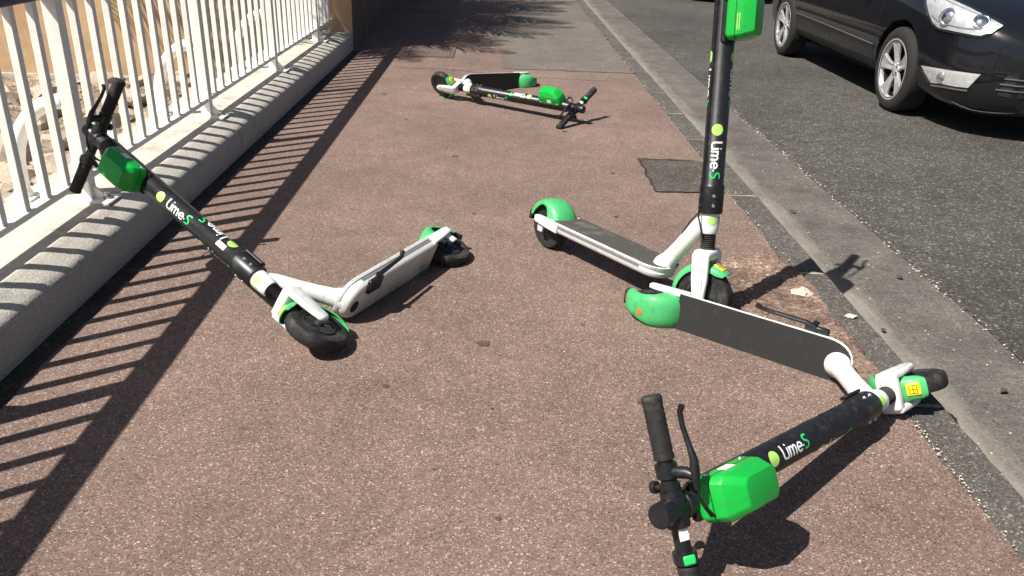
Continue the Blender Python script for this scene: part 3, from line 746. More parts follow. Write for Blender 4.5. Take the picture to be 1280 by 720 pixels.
def build_scooter(name):
    root = empty(name)
    # deck
    lv = [(0.020, ZBOT), (0.014, ZBOT + 0.005), (0.011, ZBOT + 0.012), (0.008, 0.026), (0.010, 0.0275), (0.007, 0.0395), (0.004, 0.041), (0.0005, ZTOP - 0.002), (0.0015, ZTOP)]
    rings = [[Vector((x, y, z)) for x, y in outline(i)] for i, z in lv]
    rails = []
    for s in (-1, 1):
        y0, y1 = sorted((s * 0.060, s * (DW - 0.002)))
        rails.append(prism([(-0.026, 0.028), (-0.020, 0.020), (0.06, 0.012), (0.118, 0.009), (0.118, 0.0515), (-0.004, 0.0515), (-0.026, 0.046)], y0, y1, 0.0025))
        y2, y3 = sorted((s * 0.052, s * 0.0605))
        rails.append(prism([(-0.014, -0.018), (0.014, -0.018), (0.020, 0.028), (-0.020, 0.028)], y2, y3, 0.002))
    deck = mk('deck', join(loft(rings), *rails), 'white', root, smooth=35)
    deck.data.materials.append(M['under'])
    for p in deck.data.polygons:
        if p.normal.z < -0.7 and p.center.z < 0.02: p.material_index = 1
    ring_a = [Vector((x, y, ZTOP + 0.0003)) for x, y in outline(0.0045, 0.094)]; ring_b = [Vector((x, y, ZTOP + 0.0022)) for x, y in outline(0.005, 0.0945)]
    mk('grip_tape', loft([ring_a, ring_b]), 'grip', deck, smooth=30)
    for s in (-1, 1):
        y0, y1 = sorted((s * (DW - 0.013), s * (DW - 0.0068)))
        mk('side_trim', box(0.0, 0.575, y0, y1, 0.0285, 0.0385), 'silver', deck, smooth=0)
    mk('charge_port', lathe([(0, ZBOT - 0.0035), (0.020, ZBOT - 0.0035), (0.022, ZBOT - 0.0005), (0.022, ZBOT + 0.001)], 20, 'Z', (0.622, -0.005, 0)), 'black', deck)
    # kickstand, folded along the left edge
    mk('kickstand', join(tube([(0.545, 0.055, 0.004), (0.530, 0.080, 0.004), (0.50, 0.088, 0.008), (0.42, 0.091, 0.014), (0.365, 0.094, 0.018), (0.345, 0.104, 0.030)], [0.010, 0.0105, 0.0085, 0.0075, 0.0075, 0.009], 8),
        box(0.500, 0.575, 0.030, 0.084, -0.006, 0.012, 0.004), lathe([(0, 0.09), (0.010, 0.09), (0.010, 0.098), (0, 0.098)], 8, 'Y', (0.53, 0, 0.004))), 'black', root)
    # rear wheel and fender
    wheel('rear_wheel', 0.093, root, Matrix.Identity(4))
    th = [22 + 7.0 * k for k in range(21)]
    rf = mk('rear_fender', arch(th, lambda t: interp(t, [(20, 0.118), (60, 0.117), (100, 0.112), (140, 0.114), (165, 0.118)]),
        lambda t: interp(t, [(20, 0.066), (50, 0.064), (80, 0.055), (110, 0.044), (140, 0.040), (165, 0.036)]),
        lambda t: interp(t, [(20, 0.066), (45, 0.060), (62, 0.072), (78, 0.090), (100, 0.092), (130, 0.086), (165, 0.088)])), 'mint', root, smooth=50)
    mk('tail_light', xf(lathe([(0, 0.007), (0.010, 0.006), (0.014, 0.0)], 14, 'Z'), Matrix.Rotation(math.radians(-75), 4, 'Y') @ Matrix.Identity(4) @ Matrix.Scale(1.5, 4, (0, 1, 0))), 'red', rf, Matrix.Translation((-0.114, 0, 0.030)))
    mk('fender_stay', prism([(-0.125, 0.0), (-0.105, 0.0), (-0.10, 0.035), (-0.118, 0.04)], -0.024, 0.024, 0.003), 'black', rf)
    # neck and head tube
    head = Vector((WB, 0, 0.007)) + SX * 0.245
    p0 = Vector((0.630, 0, ZTOP - 0.004)); p1 = head + Vector((-0.018, 0, 0.005))
    pts = [p0, p0.lerp(p1, 0.06), p0.lerp(p1, 0.14), p0.lerp(p1, 0.35), p0.lerp(p1, 0.65), p0.lerp(p1, 0.9), p1]
    neck_tube = tube(pts, [0.040, 0.0375, 0.031, 0.0285, 0.029, 0.031, 0.028], 20, up=(0, 1, 0))
    m0 = FORK0
    ht = xf(lathe([(0.0, 0.2135), (0.027, 0.2135), (0.0305, 0.220), (0.0315, 0.235), (0.0315, 0.285), (0.0, 0.285)], 24), m0)
    flange = lathe([(0, ZTOP + 0.0155), (0.030, ZTOP + 0.015), (0.039, ZTOP + 0.009), (0.041, ZTOP + 0.0026), (0.0, ZTOP + 0.0026)], 24, 'Z', (0.632, 0, 0))
    neck = mk('neck', join(neck_tube, ht, flange), 'white', root, smooth=50)
    d = (p1 - p0).normalized(); side = Vector((0, 1, 0))
    mk('neck_cable', tube([p1 + d * 0.02 + Vector((-0.012, -0.022, 0.03)), p0.lerp(p1, 0.85) + Vector((-0.022, -0.023, 0.018)), p0.lerp(p1, 0.62) + Vector((-0.02, -0.018, 0.014)), p0.lerp(p1, 0.55) + Vector((-0.008, -0.010, 0.012))], 0.003, 6), 'black', neck)
    lt, uu = word('Lime', 0.12)
    nn = Vector((0, -1, 0)); up_ = nn.cross(d) * -1
    res = []
    for v, f in lt:
        V = []
        for q in v:
            u_, v_ = 0.27 + q.x * 0.085, (q.y - 0.3) * 0.018
            c = p0.lerp(p1, u_); an = v_ / 0.0295
            V.append(c + nn * (0.0298 + q.z * 0.004) * math.cos(an) + d.cross(nn) * (0.0298 + q.z * 0.004) * -math.sin(an))
        res.append((V, f))
    mk('lettering', join(*res), 'print_faint', neck, smooth=0)
    hd = [(Vector((c[0], c[1], 0)), ) for c in disc((0, 0), 1.0, 24)]
    def spot(name, r0, t0, phi, rad, mat, parent, flag=True, tw=1.0):
        V = []; ringsn = [0.0, 0.5, 1.0]; F = []
        V.append(Vector((r0 * math.cos(phi), r0 * math.sin(phi), t0)))
        for q in (0.5, 1.0):
            for k in range(20):
                a = 2 * PI * k / 20; ph = phi + rad * q * math.sin(a) / r0
                V.append(Vector((r0 * math.cos(ph), r0 * math.sin(ph), t0 + rad * tw * q * math.cos(a))))
        for k in range(20):
            F.append((0, 1 + k, 1 + (k + 1) % 20)); F.append((1 + k, 21 + k, 21 + (k + 1) % 20, 1 + (k + 1) % 20))
        return mk(name, (V, F), mat, parent, smooth=60)
    for ph in (0.65, -0.65):
        o = spot('logo_disc', 0.0326, 0.258, ph, 0.014, 'print_lime', neck); o.matrix_basis = FORK0
    # ---- steered group, in the fork frame
    S = []
    def fork(o): o['steer'] = 1; S.append(o); return o
    I = Matrix.Identity(4)
    leg = []
    for s in (-1, 1):
        poly = [(-0.030, 0.150), (0.030, 0.150), (0.029, 0.06), (0.020, -0.004), (0.010, -0.016), (-0.010, -0.016), (-0.020, -0.004), (-0.028, 0.06)]
        y0, y1 = sorted((s * 0.037, s * 0.058))
        leg.append(prism(poly, y0, y1, 0.007))
    leg.append(box(-0.030, 0.030, -0.050, 0.050, 0.124, 0.160, 0.010, 2))
    fk = fork(mk('fork', join(*leg), 'white', root, smooth=50))
    for s_ in (-1, 1): mk('fork_groove', box(0.013, 0.015, *sorted((s_ * 0.0578, s_ * 0.0586)), 0.01, 0.135), 'silver', fk, smooth=0)
    mk('shock_bellows', lathe([(0, 0.158), (0.0185, 0.158)] + [(0.026 if k % 2 else 0.0215, 0.161 + 0.0033 * k) for k in range(16)] + [(0.0185, 0.213), (0, 0.213)], 24), 'rubber', root, smooth=25); S.append(root.children[-1]); 
    for c in root.children:
        if c.name.startswith('shock_bellows'): c['steer'] = 1
    th = [46 + 7.0 * k for k in range(24)]
    ff = fork(mk('front_fender', arch(th, lambda t: 0.1155 + 0.002 * math.cos(math.radians(t)), lambda t: interp(t, [(44, 0.026), (54, 0.034), (75, 0.036), (180, 0.034), (205, 0.025)]), lambda t: interp(t, [(44, 0.104), (58, 0.092), (180, 0.092), (207, 0.104)])), 'mint', root, smooth=50))
    rfm = Matrix.Rotation(math.radians(90 - 64), 4, 'Y')
    mk('reflector', xf(box(-0.019, 0.019, -0.0175, 0.0175, 0.112, 0.1185, 0.003, 2), rfm), 'yellow', ff, smooth=50)
    mk('reflector_grid', xf(join(*[box(-0.013 + 0.0105 * k, -0.0115 + 0.0105 * k, -0.012, 0.012, 0.1184, 0.1190) for k in range(3)], *[box(-0.013, 0.0095, -0.012 + 0.0115 * k, -0.0105 + 0.0115 * k, 0.1184, 0.1191) for k in range(3)]), rfm), 'black', ff, smooth=0)
    fw = wheel('front_wheel', 0.100, root, I); fork(fw)
    stem_prof = [(0, 0.281), (0.0385, 0.281), (0.0400, 0.287), (0.0400, 0.366), (0.0385, 0.374), (STEM_R, 0.378), (STEM_R, 1.085), (0.031, 1.10), (0.0295, 1.125), (0.0295, 1.140), (0.026, 1.142), (0.024, 1.176), (0.0245, 1.178), (0.0255, 1.186), (0.0255, 1.210), (0.024, 1.214), (0, 1.215)]
    st = fork(mk('stem', lathe(stem_prof, 36), 'black', root, smooth=40))
    cb0 = None
    for t_ in (0.308, 0.340):
        for ph in (0.95, -0.95, 2.2, -2.2):
            m_ = Matrix.Translation((0, 0, t_)) @ Matrix.Rotation(ph, 4, 'Z')
            if cb0 is None: cb0 = mk('collar_bolt', lathe([(0, 0.0435), (0.0045, 0.0435), (0.006, 0.0415), (0.006, 0.036)], 10, 'X'), 'steel', st, m_)
            else: inst(cb0, st, m_)
    mk('collar_lever', xf(box(0.040, 0.049, -0.012, 0.012, 0.292, 0.375, 0.003), Matrix.Rotation(PI * 0.62, 4, 'Z')), 'black', st, smooth=40)
    for wrap, (t0, phi, dr) in enumerate(((0.738, 0.22, -1), (0.490, 1.70, 1), (0.512, -1.08, -1), (0.738, -2.55, -1))):
        before = set(st.children)
        su, sv = 0.037, 0.031
        wd, u = word('Lime')
        mk('lettering', on_stem(wd, t0, phi, dr, su, sv), 'print_white', st, smooth=0)
        dt, u2 = word('.')
        mk('lettering', on_stem([([q + Vector((u + 0.02, 0, 0)) for q in v], f) for v, f in dt], t0, phi, dr, su, sv), 'print_white', st, smooth=0)
        sg, u3 = word('S')
        mk('lettering', on_stem([([q + Vector((u + u2, 0, 0)) for q in v], f) for v, f in sg], t0, phi, dr, su, sv), 'print_green', st, smooth=0)
        spot('logo_disc', STEM_R + 0.0009, t0 - dr * 0.040, phi, 0.0185, 'print_lime', st)
        for q in set(st.children) - before: q['wrap'] = wrap
    mk('stem_cable', tube([(-0.012, -0.0365, 1.05), (-0.013, -0.0385, 0.8), (-0.015, -0.0385, 0.5), (-0.018, -0.045, 0.36), (-0.02, -0.045, 0.27), (-0.005, -0.034, 0.20)], 0.0028, 6), 'black', st)
    # lock box
    def sec(x, w_, t0, t1, c):
        return [Vector((x, -w_, t0 + c)), Vector((x, -w_ + c, t0)), Vector((x, w_ - c, t0)), Vector((x, w_, t0 + c)), Vector((x, w_, t1 - c)), Vector((x, w_ - c, t1)), Vector((x, -w_ + c, t1)), Vector((x, -w_, t1 - c))]
    bm = bmesh.new()
    v, f = loft([sec(0.022, 0.042, 0.882, 1.050, 0.012), sec(0.032, 0.047, 0.876, 1.052, 0.012), sec(0.078, 0.047, 0.880, 1.040, 0.014), sec(0.112, 0.033, 0.892, 1.004, 0.012)])
    vv = [bm.verts.new(p) for p in v]
    for q in f: bm.faces.new([vv[i] for i in q])
    bmesh.ops.recalc_face_normals(bm, faces=bm.faces[:])
    bmesh.ops.bevel(bm, geom=bm.edges[:], offset=0.0035, segments=2, affect='EDGES', profile=0.6)
    bm.verts.index_update()
    bx = fork(mk('lock_box', ([q.co.copy() for q in bm.verts], [tuple(q.index for q in g.verts) for g in bm.faces]), 'green', root, smooth=35)); bm.free()
    mk('box_back', box(0.004, 0.026, -0.040, 0.040, 0.868, 1.060, 0.006), 'black', bx, smooth=40)
    mk('box_seam', loft([[Vector((x_, p.y * 1.012, 0.965 + (p.z - 0.965) * 1.006)) for p in sec(0.05, 0.047, 0.878, 1.0465, 0.013)] for x_ in (0.0535, 0.0555)], cap=False), 'black', bx, smooth=0)
    mk('box_sticker', box(0.040, 0.062, 0.0465, 0.0481, 0.955, 0.988), 'print_white', bx, smooth=0)
    mk('box_print', join(*[box(0.060 + 0.007 * k, 0.0625 + 0.007 * k, -0.0479, -0.0465, 0.905, 0.955) for k in range(2)]), 'print_lime', bx, smooth=0)
    for z_ in (0.900, 1.030): mk('box_screw', lathe([(0, 0.0485), (0.0045, 0.0485), (0.0055, 0.046)], 10, 'Y', (0.038, 0, z_)), 'steel', bx)
    # handlebar
    hbar = fork(mk('handlebar', tube([(0, -HW + 0.005, HB), (0, HW - 0.005, HB)], 0.0165, 16), 'black', root))
    for s in (-1, 1):
        y0, y1 = (HW - 0.128, HW) if s > 0 else (-HW, -HW + 0.115)
        pr = [(0, y0), (0.0205, y0), (0.0215, y0 + 0.004), (0.0200, y0 + 0.012)] + [(0.0198 + 0.0010 * (k % 2), y0 + 0.016 + 0.0055 * k) for k in range(int((y1 - y0 - 0.03) / 0.0055))] + [(0.0212, y1 - 0.012), (0.0215, y1 - 0.004), (0.018, y1), (0, y1)]
        mk('grip', lathe(pr, 20, 'Y', (0, 0, HB)), 'rubber', hbar, smooth=50)
    yb = HW - 0.150
    mk('brake_lever', join(lathe([(0, yb - 0.014), (0.0225, yb - 0.014), (0.0225, yb + 0.014), (0, yb + 0.014)], 18, 'Y', (0, 0, HB)),
        tube([(0.018, yb - 0.004, HB), (0.044, yb - 0.006, HB - 0.004), (0.060, yb - 0.014, HB - 0.008)], [0.012, 0.012, 0.010], 10),
        tube([(0.058, yb - 0.040, HB - 0.008), (0.060, yb - 0.008, HB - 0.008), (0.064, yb + 0.018, HB - 0.009), (0.059, yb + 0.045, HB - 0.010), (0.053, yb + 0.085, HB - 0.010), (0.054, yb + 0.112, HB - 0.010), (0.062, yb + 0.124, HB - 0.010)], [0.007, 0.011, 0.0085, 0.006, 0.0055, 0.0058, 0.0068], 10)), 'black', hbar)
    mk('bell', join(tube([(-0.012, yb - 0.035, HB), (-0.032, yb - 0.034, HB + 0.004)], 0.007, 8), xf(lathe([(0, -0.006), (0.012, -0.006), (0.0135, 0), (0.012, 0.006), (0, 0.006)], 14, 'X'), Matrix.Translation((-0.036, yb - 0.034, HB + 0.004))),
        lathe([(0, yb - 0.044), (0.0205, yb - 0.044), (0.0205, yb - 0.026), (0, yb - 0.026)], 16, 'Y', (0, 0, HB))), 'black', hbar)
    yt = -HW + 0.130
    mk('throttle', join(lathe([(0, yt - 0.012), (0.024, yt - 0.012), (0.0245, yt + 0.012), (0, yt + 0.014)], 18, 'Y', (0, 0, HB)), tube([(-0.02, yt, HB - 0.01), (-0.032, yt - 0.012, HB - 0.022)], [0.009, 0.007], 8)), 'black', hbar)
    mk('throttle_label', xf(box(0.0225, 0.0258, -0.009, 0.009, -0.012, 0.012, 0.002), Matrix.Translation((0, yt, HB)) @ Matrix.Rotation(-0.6, 4, 'Y')), 'print_green', hbar, smooth=40)
    mk('bar_sticker', xf(box(0.0160, 0.0172, -0.016, 0.016, -0.010, 0.010), Matrix.Translation((0, yt + 0.052, HB)) @ Matrix.Rotation(-0.5, 4, 'Y')), 'print_white', hbar, smooth=0)
    mk('bar_clamp', lathe([(0, -0.036), (0.0235, -0.036), (0.0245, -0.030), (0.0245, 0.030), (0.0235, 0.036), (0, 0.036)], 20, 'Y', (0, 0, HB)), 'black', hbar)
    cb = []
    for y1, out in ((yb - 0.028, 0.095), (yb - 0.030, 0.075)):
        P = []
        for k in range(15):
            t = k / 14
            a = Vector((0.058, y1 - 0.012, HB - 0.008)); b2 = Vector((0.052, y1 - 0.06, HB - 0.012)); c = Vector((out - 0.025, -0.065, HB - 0.085)); e_ = Vector((0.015, -0.040, HB - 0.10))
            P.append(a * (1 - t) ** 3 + b2 * 3 * t * (1 - t) ** 2 + c * 3 * t * t * (1 - t) + e_ * t ** 3)
        cb.append(tube(P, 0.0028, 6))
    mk('brake_cable', join(*cb), 'black', hbar)
    return root

POSE = {
 'A': ([[-0.4247, 0.3487, -0.8355], [-0.9049, -0.1351, 0.4036], [0.0279, 0.9275, 0.3729]], [-0.1917, 3.0405, 0.0441], 0.2458),
 'B': ([[0.58, 0.8095, 0.0905], [-0.8146, 0.576, 0.0681], [0.003, -0.1133, 0.9936]], [0.2279, 3.2134, 0.0919], 0.2811),
 'C': ([[0.7839, 0.0798, -0.6157], [-0.6208, 0.113, -0.7758], [0.0076, 0.9904, 0.1381]], [0.5723, 2.5961, 0.0418], 0.461),
 'D': ([[-0.7274, -0.0482, 0.6846], [-0.6815, -0.0662, -0.7288], [0.0805, -0.9966, 0.0153]], [0.188, 6.6967, 0.0319], -1.0628)}
LBL = {'A': 'white and black electric scooter tipped against the cream railings, its underside showing',
       'B': 'the only electric scooter still standing upright, its stem cut off by the photo edge',
       'C': 'nearest fallen electric scooter, lying by the kerb with its black deck facing the viewer',
       'D': 'farthest fallen electric scooter, lying alone in the middle of the pavement'}
def pose(root, key):
    Rm, t, st = POSE[key]
    root.matrix_world = Matrix.Translation(t) @ Matrix(Rm).to_4x4()
    for c in root.children:
        if c.get('steer'): c.matrix_basis = fork_matrix(st)
    tag(root, LBL[key], 'electric scooter', 'green and white electric scooters left on the pavement')
def copy_tree(o, parent=None):
    c = o.copy(); COL.objects.link(c); c.parent = parent
    for ch in o.children: copy_tree(ch, c)
    return c
sC = build_scooter('electric_scooter')
sA, sB, sD = copy_tree(sC), copy_tree(sC), copy_tree(sC)
for s, k in ((sA, 'A'), (sB, 'B'), (sC, 'C'), (sD, 'D')): pose(s, k)
SLIDE = {'A': (-0.03, -0.03), 'B': (-0.05, 0.0), 'C': (0.064, 0.055), 'D': (0.01, 0.01)}
for s_, k in ((sA, 'A'), (sB, 'B'), (sC, 'C'), (sD, 'D')):
    for c in s_.children:
        if c.name.startswith('lock_box'): c.matrix_basis = c.matrix_basis @ Matrix.Translation((0, 0, SLIDE[k][0]))
        if c.name.startswith('stem'):
            for q in c.children:
                if q.name.startswith(('lettering', 'logo_disc')): q.matrix_basis = Matrix.Translation((0, 0, SLIDE[k][1])) @ Matrix.Rotation(0.55 if k == 'C' and q.get('wrap') == 1 else (-0.25 if k == 'A' and q.get('wrap') == 1 else 0), 4, 'Z')
def part(root, name): return [c for c in root.children if c.name.split('.')[0] == name][0]
# what only one of them has
mk('orange_sticker', xf(lathe([(0, 0.0), (0.011, 0.0), (0.011, 0.0012), (0, 0.0012)], 18), Matrix.Translation((0, 0, 0.1135))), 'orange', part(sC, 'rear_fender'), Matrix.Rotation(math.radians(-8), 4, 'Y') @ Matrix.Rotation(0.1, 4, 'X'))
lb = join(*[([Vector((0.0366 * math.cos(ph), 0.0366 * math.sin(ph), t)) for t in (0.42, 0.46) for ph in [0.30 + 0.10 * k for k in range(6)]], [(k, k + 1, k + 7, k + 6) for k in range(5)])])
lab = mk('asset_label', lb, 'print_white', part(sA, 'stem'), smooth=40)
gt = [c for c in part(sB, 'deck').children if c.name.startswith('grip_tape')][0]
gt.data = gt.data.copy(); gt.data.materials[0] = M['grip_dusty']
mk('kickstand_leg', tube([(0.53, 0.07, 0.0), (0.505, 0.125, -0.04), (0.49, 0.155, -0.068)], [0.008, 0.0075, 0.009], 8), 'black', sB)

# ------------------------------------------------------------------ car
WT = [(-2.42, .60), (-2.36, .72), (-2.2, .86), (-1.9, .92), (-1.4, .94), (1.4, .94), (1.75, .925), (2.0, .885), (2.15, .835), (2.28, .75), (2.36, .65), (2.42, .50)]
ZTT = [(-2.42, .95), (-2.3, 1.02), (-1.0, 1.04), (0.95, 1.06), (1.3, 1.05), (1.7, .985), (2.0, .91), (2.2, .84), (2.34, .765), (2.42, .68)]
ZST = [(-2.42, .88), (-2.3, .96), (-1.0, .985), (0.95, .985), (1.3, .955), (1.7, .89), (2.0, .82), (2.2, .755), (2.34, .69), (2.42, .62)]
ZBT = [(-2.42, .40), (-2.2, .28), (-1.9, .24), (1.3, .22), (1.9, .18), (2.2, .16), (2.42, .20)]
def smoothtab(x, tab):
    return sum(interp(x + d, tab) * w_ for d, w_ in ((-0.05, .25), (0, .5), (0.05, .25)))
def car_section(x):
    W, zt, zs, zb = (smoothtab(x, t) for t in (WT, ZTT, ZST, ZBT))
    h = zs - zb
    P = [(0, zb), (0.55, zb), (0.86, zb + 0.005), (0.955, zb + 0.05), (0.985, zb + 0.14 * h), (1.0, zb + 0.30 * h), (1.0, zb + 0.45 * h), (0.994, zb + 0.60 * h), (0.985, zb + 0.66 * h), (0.975, zb + 0.80 * h), (0.955, zb + 0.93 * h), (0.925, zs), (0.88, zs + 0.22 * (zt - zs)), (0.78, zs + 0.52 * (zt - zs)), (0.55, zs + 0.82 * (zt - zs)), (0.28, zs + 0.96 * (zt - zs)), (0, zt)]
    half = [Vector((x, -W * y, z)) for y, z in P]
    return half + [Vector((x, -v.y, v.z)) for v in half[-2:0:-1]]
def car_wheel(parent, matrix):
    o = mk('wheel', lathe([(0.215, -0.10), (0.232, -0.102), (0.236, -0.09), (0.200, -0.06), (0.195, 0.09), (0.0, 0.09), (0.0, 0.03), (0.19, 0.03), (0.19, -0.07)], 40, 'Y'), 'trim', parent, matrix)
    R, h = 0.322, 0.105
    prof = [(0.228, -h * 0.92), (0.245, -h), (0.285, -h * 0.98), (0.308, -h * 0.86), (0.320, -h * 0.72), (R, -h * 0.5), (R, h * 0.5), (0.318, h * 0.75), (0.28, h), (0.228, h * 0.9)]
    rings = [[Vector((q * math.cos(a), y, q * math.sin(a))) for q, y in prof] for a in [2 * PI * k / 48 for k in range(48)]]
    mk('tyre', loft(rings, wrap=True), 'tyre', o, smooth=35)
    mk('rim', join(lathe([(0.205, -0.080), (0.222, -0.101), (0.2345, -0.1025), (0.2365, -0.096), (0.222, -0.088), (0.207, -0.070)], 48, 'Y')), 'alloy', o)
    s0 = None
    for k in range(5):
        a = 2 * PI * k / 5 + 0.3
        prof = []
        for r, wd, y in ((0.03, 0.030, -0.068), (0.075, 0.030, -0.074), (0.12, 0.036, -0.080), (0.17, 0.052, -0.086), (0.214, 0.074, -0.092)):
            prof.append([Vector((r, y + 0.016, -wd)), Vector((r, y + 0.002, -wd)), Vector((r, y - 0.006, -wd * 0.75)), Vector((r, y + 0.004, 0)), Vector((r, y - 0.006, wd * 0.75)), Vector((r, y + 0.002, wd)), Vector((r, y + 0.016, wd))])
        m = Matrix.Rotation(a, 4, 'Y')
        if s0 is None: s0 = mk('spoke', loft(prof), 'alloy', o, m, smooth=30)
        else: inst(s0, o, m)
    mk('hub_cap', lathe([(0, -0.088), (0.022, -0.087), (0.030, -0.080), (0.055, -0.074), (0.055, -0.05), (0, -0.05)], 24, 'Y'), 'alloy', o)
    mk('wheel_nuts', join(*[xf(lathe([(0, -0.084), (0.009, -0.084), (0.009, -0.07)], 6, 'Y'), Matrix.Rotation(2 * PI * k / 5, 4, 'Y') @ Matrix.Translation((0.040, 0, 0))) for k in range(5)]), 'bolt', o)
    return o
def build_car():
    root = empty('parked_car')
    xs = [-2.42, -2.39, -2.34, -2.28, -2.2, -2.1, -1.95, -1.75, -1.5, -1.25, -1.0, -0.6, -0.2, 0.2, 0.6, 0.9, 1.0, 1.15, 1.3, 1.45, 1.6, 1.75, 1.88, 2.0, 2.1, 2.18, 2.25, 2.31, 2.35, 2.38, 2.405, 2.42]
    bodym = loft([car_section(x) for x in xs])
    body = mk('body', bodym, 'paint', root, smooth=50)
    bvh = BVHTree.FromPolygons([tuple(v) for v in bodym[0]], bodym[1])
    # wheel arches cut out of the shell
    cut = []
    for x in (1.40, -1.40):
        cut.append(lathe([(0, -1.1), (0.365, -1.1), (0.365, 1.1), (0, 1.1)], 48, 'Y', (x, 0, 0.335)))
    co = mk('cutter', join(*cut), 'well')
    md = body.modifiers.new('b', 'BOOLEAN'); md.operation = 'DIFFERENCE'; md.solver = 'EXACT'; md.object = co
    dg = bpy.context.evaluated_depsgraph_get(); dg.update()
    me = bpy.data.meshes.new_from_object(body.evaluated_get(dg))
    body.modifiers.clear(); body.data = me
    me.polygons.foreach_set('use_smooth', [True] * len(me.polygons)); me.set_sharp_from_angle(angle=math.radians(38))
    bpy.data.objects.remove(co)
    for x in (1.40, -1.40):
        for s in (-1, 1):
            rg = []
            for k in range(31):
                a = math.radians(-12 + 204 * k / 30)
                rg.append([Vector((x + q * math.cos(a), s * y, 0.335 + q * math.sin(a))) for q, y in ((0.05, 0.60), (0.372, 0.60), (0.372, 0.915), (0.363, 0.915), (0.363, 0.61), (0.05, 0.61))])
            mk('wheel_well', loft(rg), 'well', root)
        for s in (-1, 1):
            car_wheel(root, Matrix.Translation((x, s * 0.842, 0.322)) @ (Matrix.Identity(4) if s < 0 else Matrix.Rotation(PI, 4, 'Z')) @ Matrix.Rotation(0.35 * x, 4, 'Y'))
    def snap(p, off):
        q, nrm, i, d = bvh.find_nearest(Vector(p))
        c = Vector((q.x * 0.6, 0, 0.55))
        if nrm.dot(q - c) < 0: nrm = -nrm
        return q + nrm * off
    def sheet(name, up, lo, off, mat, parent, nu=14, nv=6, thick=0.004):
        """curved panel lying on the body between an upper and a lower edge line"""
        def samp(line, t):
            d = [0]
            for a, b2 in zip(line, line[1:]): d.append(d[-1] + (Vector(b2) - Vector(a)).length)
            s = t * d[-1]
            for k in range(len(line) - 1):
                if s <= d[k + 1] + 1e-9: return Vector(line[k]).lerp(Vector(line[k + 1]), (s - d[k]) / max(1e-9, d[k + 1] - d[k]))
            return Vector(line[-1])
        V, F = [], []
        for lay in (off, off - thick):
            for i in range(nu + 1):
                for j in range(nv + 1):
                    V.append(snap(samp(up, i / nu).lerp(samp(lo, i / nu), j / nv), lay))
        n = nv + 1; T = (nu + 1) * n
        for i in range(nu):
            for j in range(nv):
                a = i * n + j; F += [(a, a + 1, a + n + 1, a + n), (T + a, T + a + n, T + a + n + 1, T + a + 1)]
        bd = [i * n for i in range(nu + 1)] + [nu * n + j for j in range(1, n)] + [i * n + nv for i in range(nu - 1, -1, -1)] + [j for j in range(nv - 1, 0, -1)]
        for a, b2 in zip(bd, bd[1:] + bd[:1]): F.append((a, b2, T + b2, T + a))
        return mk(name, (V, F), mat, parent, smooth=45)
    mir = lambda line: [(x, -y, z) for x, y, z in line]
    HU, HL = CAR_HEAD; FU, FL = CAR_FOG
    for s in (1, -1):
        f_ = (lambda q: q) if s > 0 else mir
        hl = sheet('headlight', f_(HU), f_(HL), 0.010, 'reflector', root, 30, 9)
        sheet('lamp_surround', [(x, y, z - 0.004) for x, y, z in f_(HL)], [(x, y, z - 0.016) for x, y, z in f_(HL)], 0.008, 'well', root, 24, 1, 0.006)
        def at(t, v, off):
            a, b2 = f_(HU), f_(HL)
            def on(line): 
                k = t * (len(line) - 1); i = min(int(k), len(line) - 2); return Vector(line[i]).lerp(Vector(line[i + 1]), k - i)
            p = on(a).lerp(on(b2), v); q = snap(p, off); return q, (snap(p, off + 0.03) - q).normalized()
        for t, v, r in ((0.56, 0.55, 0.058), (0.78, 0.52, 0.050)):
            q, nrm = at(t, v, 0.010)
            nrm = (nrm + Vector((0.5, 0, 0.1))).normalized()
            mk('lamp_bowl', xf(lathe([(r * 1.12, -0.012), (r * 1.12, 0.006), (r, 0.008), (r * 0.93, 0.001), (r * 0.8, 0.009), (r * 0.55, 0.0165), (r * 0.25, 0.020), (0, 0.021)], 28), Matrix.Translation(q) @ nrm.to_track_quat('Z', 'Y').to_matrix().to_4x4()), 'chrome', hl)
        for v0, v1 in ((0.18, 0.22), (0.80, 0.84)):
            sheet('lamp_fin', [at(t, v0, 0)[0] for t in (0.35, 0.5, 0.65, 0.8, 0.92)], [at(t, v1, 0)[0] for t in (0.35, 0.5, 0.65, 0.8, 0.92)], 0.014, 'silver', hl, 12, 1)
        sheet('indicator', [at(t, 0.12, 0)[0] for t in (0.16, 0.24, 0.33)], [at(t, 0.36, 0)[0] for t in (0.20, 0.26, 0.33)], 0.015, 'amber', hl, 6, 3)
        sheet('lamp_lens', f_(HU), f_(HL), 0.033, 'lens', hl, 30, 9, thick=0.003)
        fl = sheet('fog_lamp', f_(FU), f_(FL), 0.010, 'reflector', root, 16, 6)
        c = Vector(f_(FU)[0]).lerp(Vector(f_(FL)[-1]), 0.55); q = snap(c, 0.010)
        mk('lamp_bowl', xf(lathe([(0.040, -0.01), (0.040, 0.006), (0.036, 0.008), (0.032, 0.002), (0.02, 0.009), (0, 0.012)], 20), Matrix.Translation(q) @ Vector((1, -0.8 * s, 0)).to_track_quat('Z', 'Y').to_matrix().to_4x4()), 'chrome', fl)
        sheet('lamp_lens', f_(FU), f_(FL), 0.026, 'lens', fl, 16, 6, thick=0.003)
        fu2 = [(x, y, z - 0.012) for x, y, z in f_(FL)]; fl2 = [(x, y, z - 0.024) for x, y, z in f_(FL)]
        sheet('fog_trim', fu2, fl2, 0.010, 'chrome', root, 10, 1)
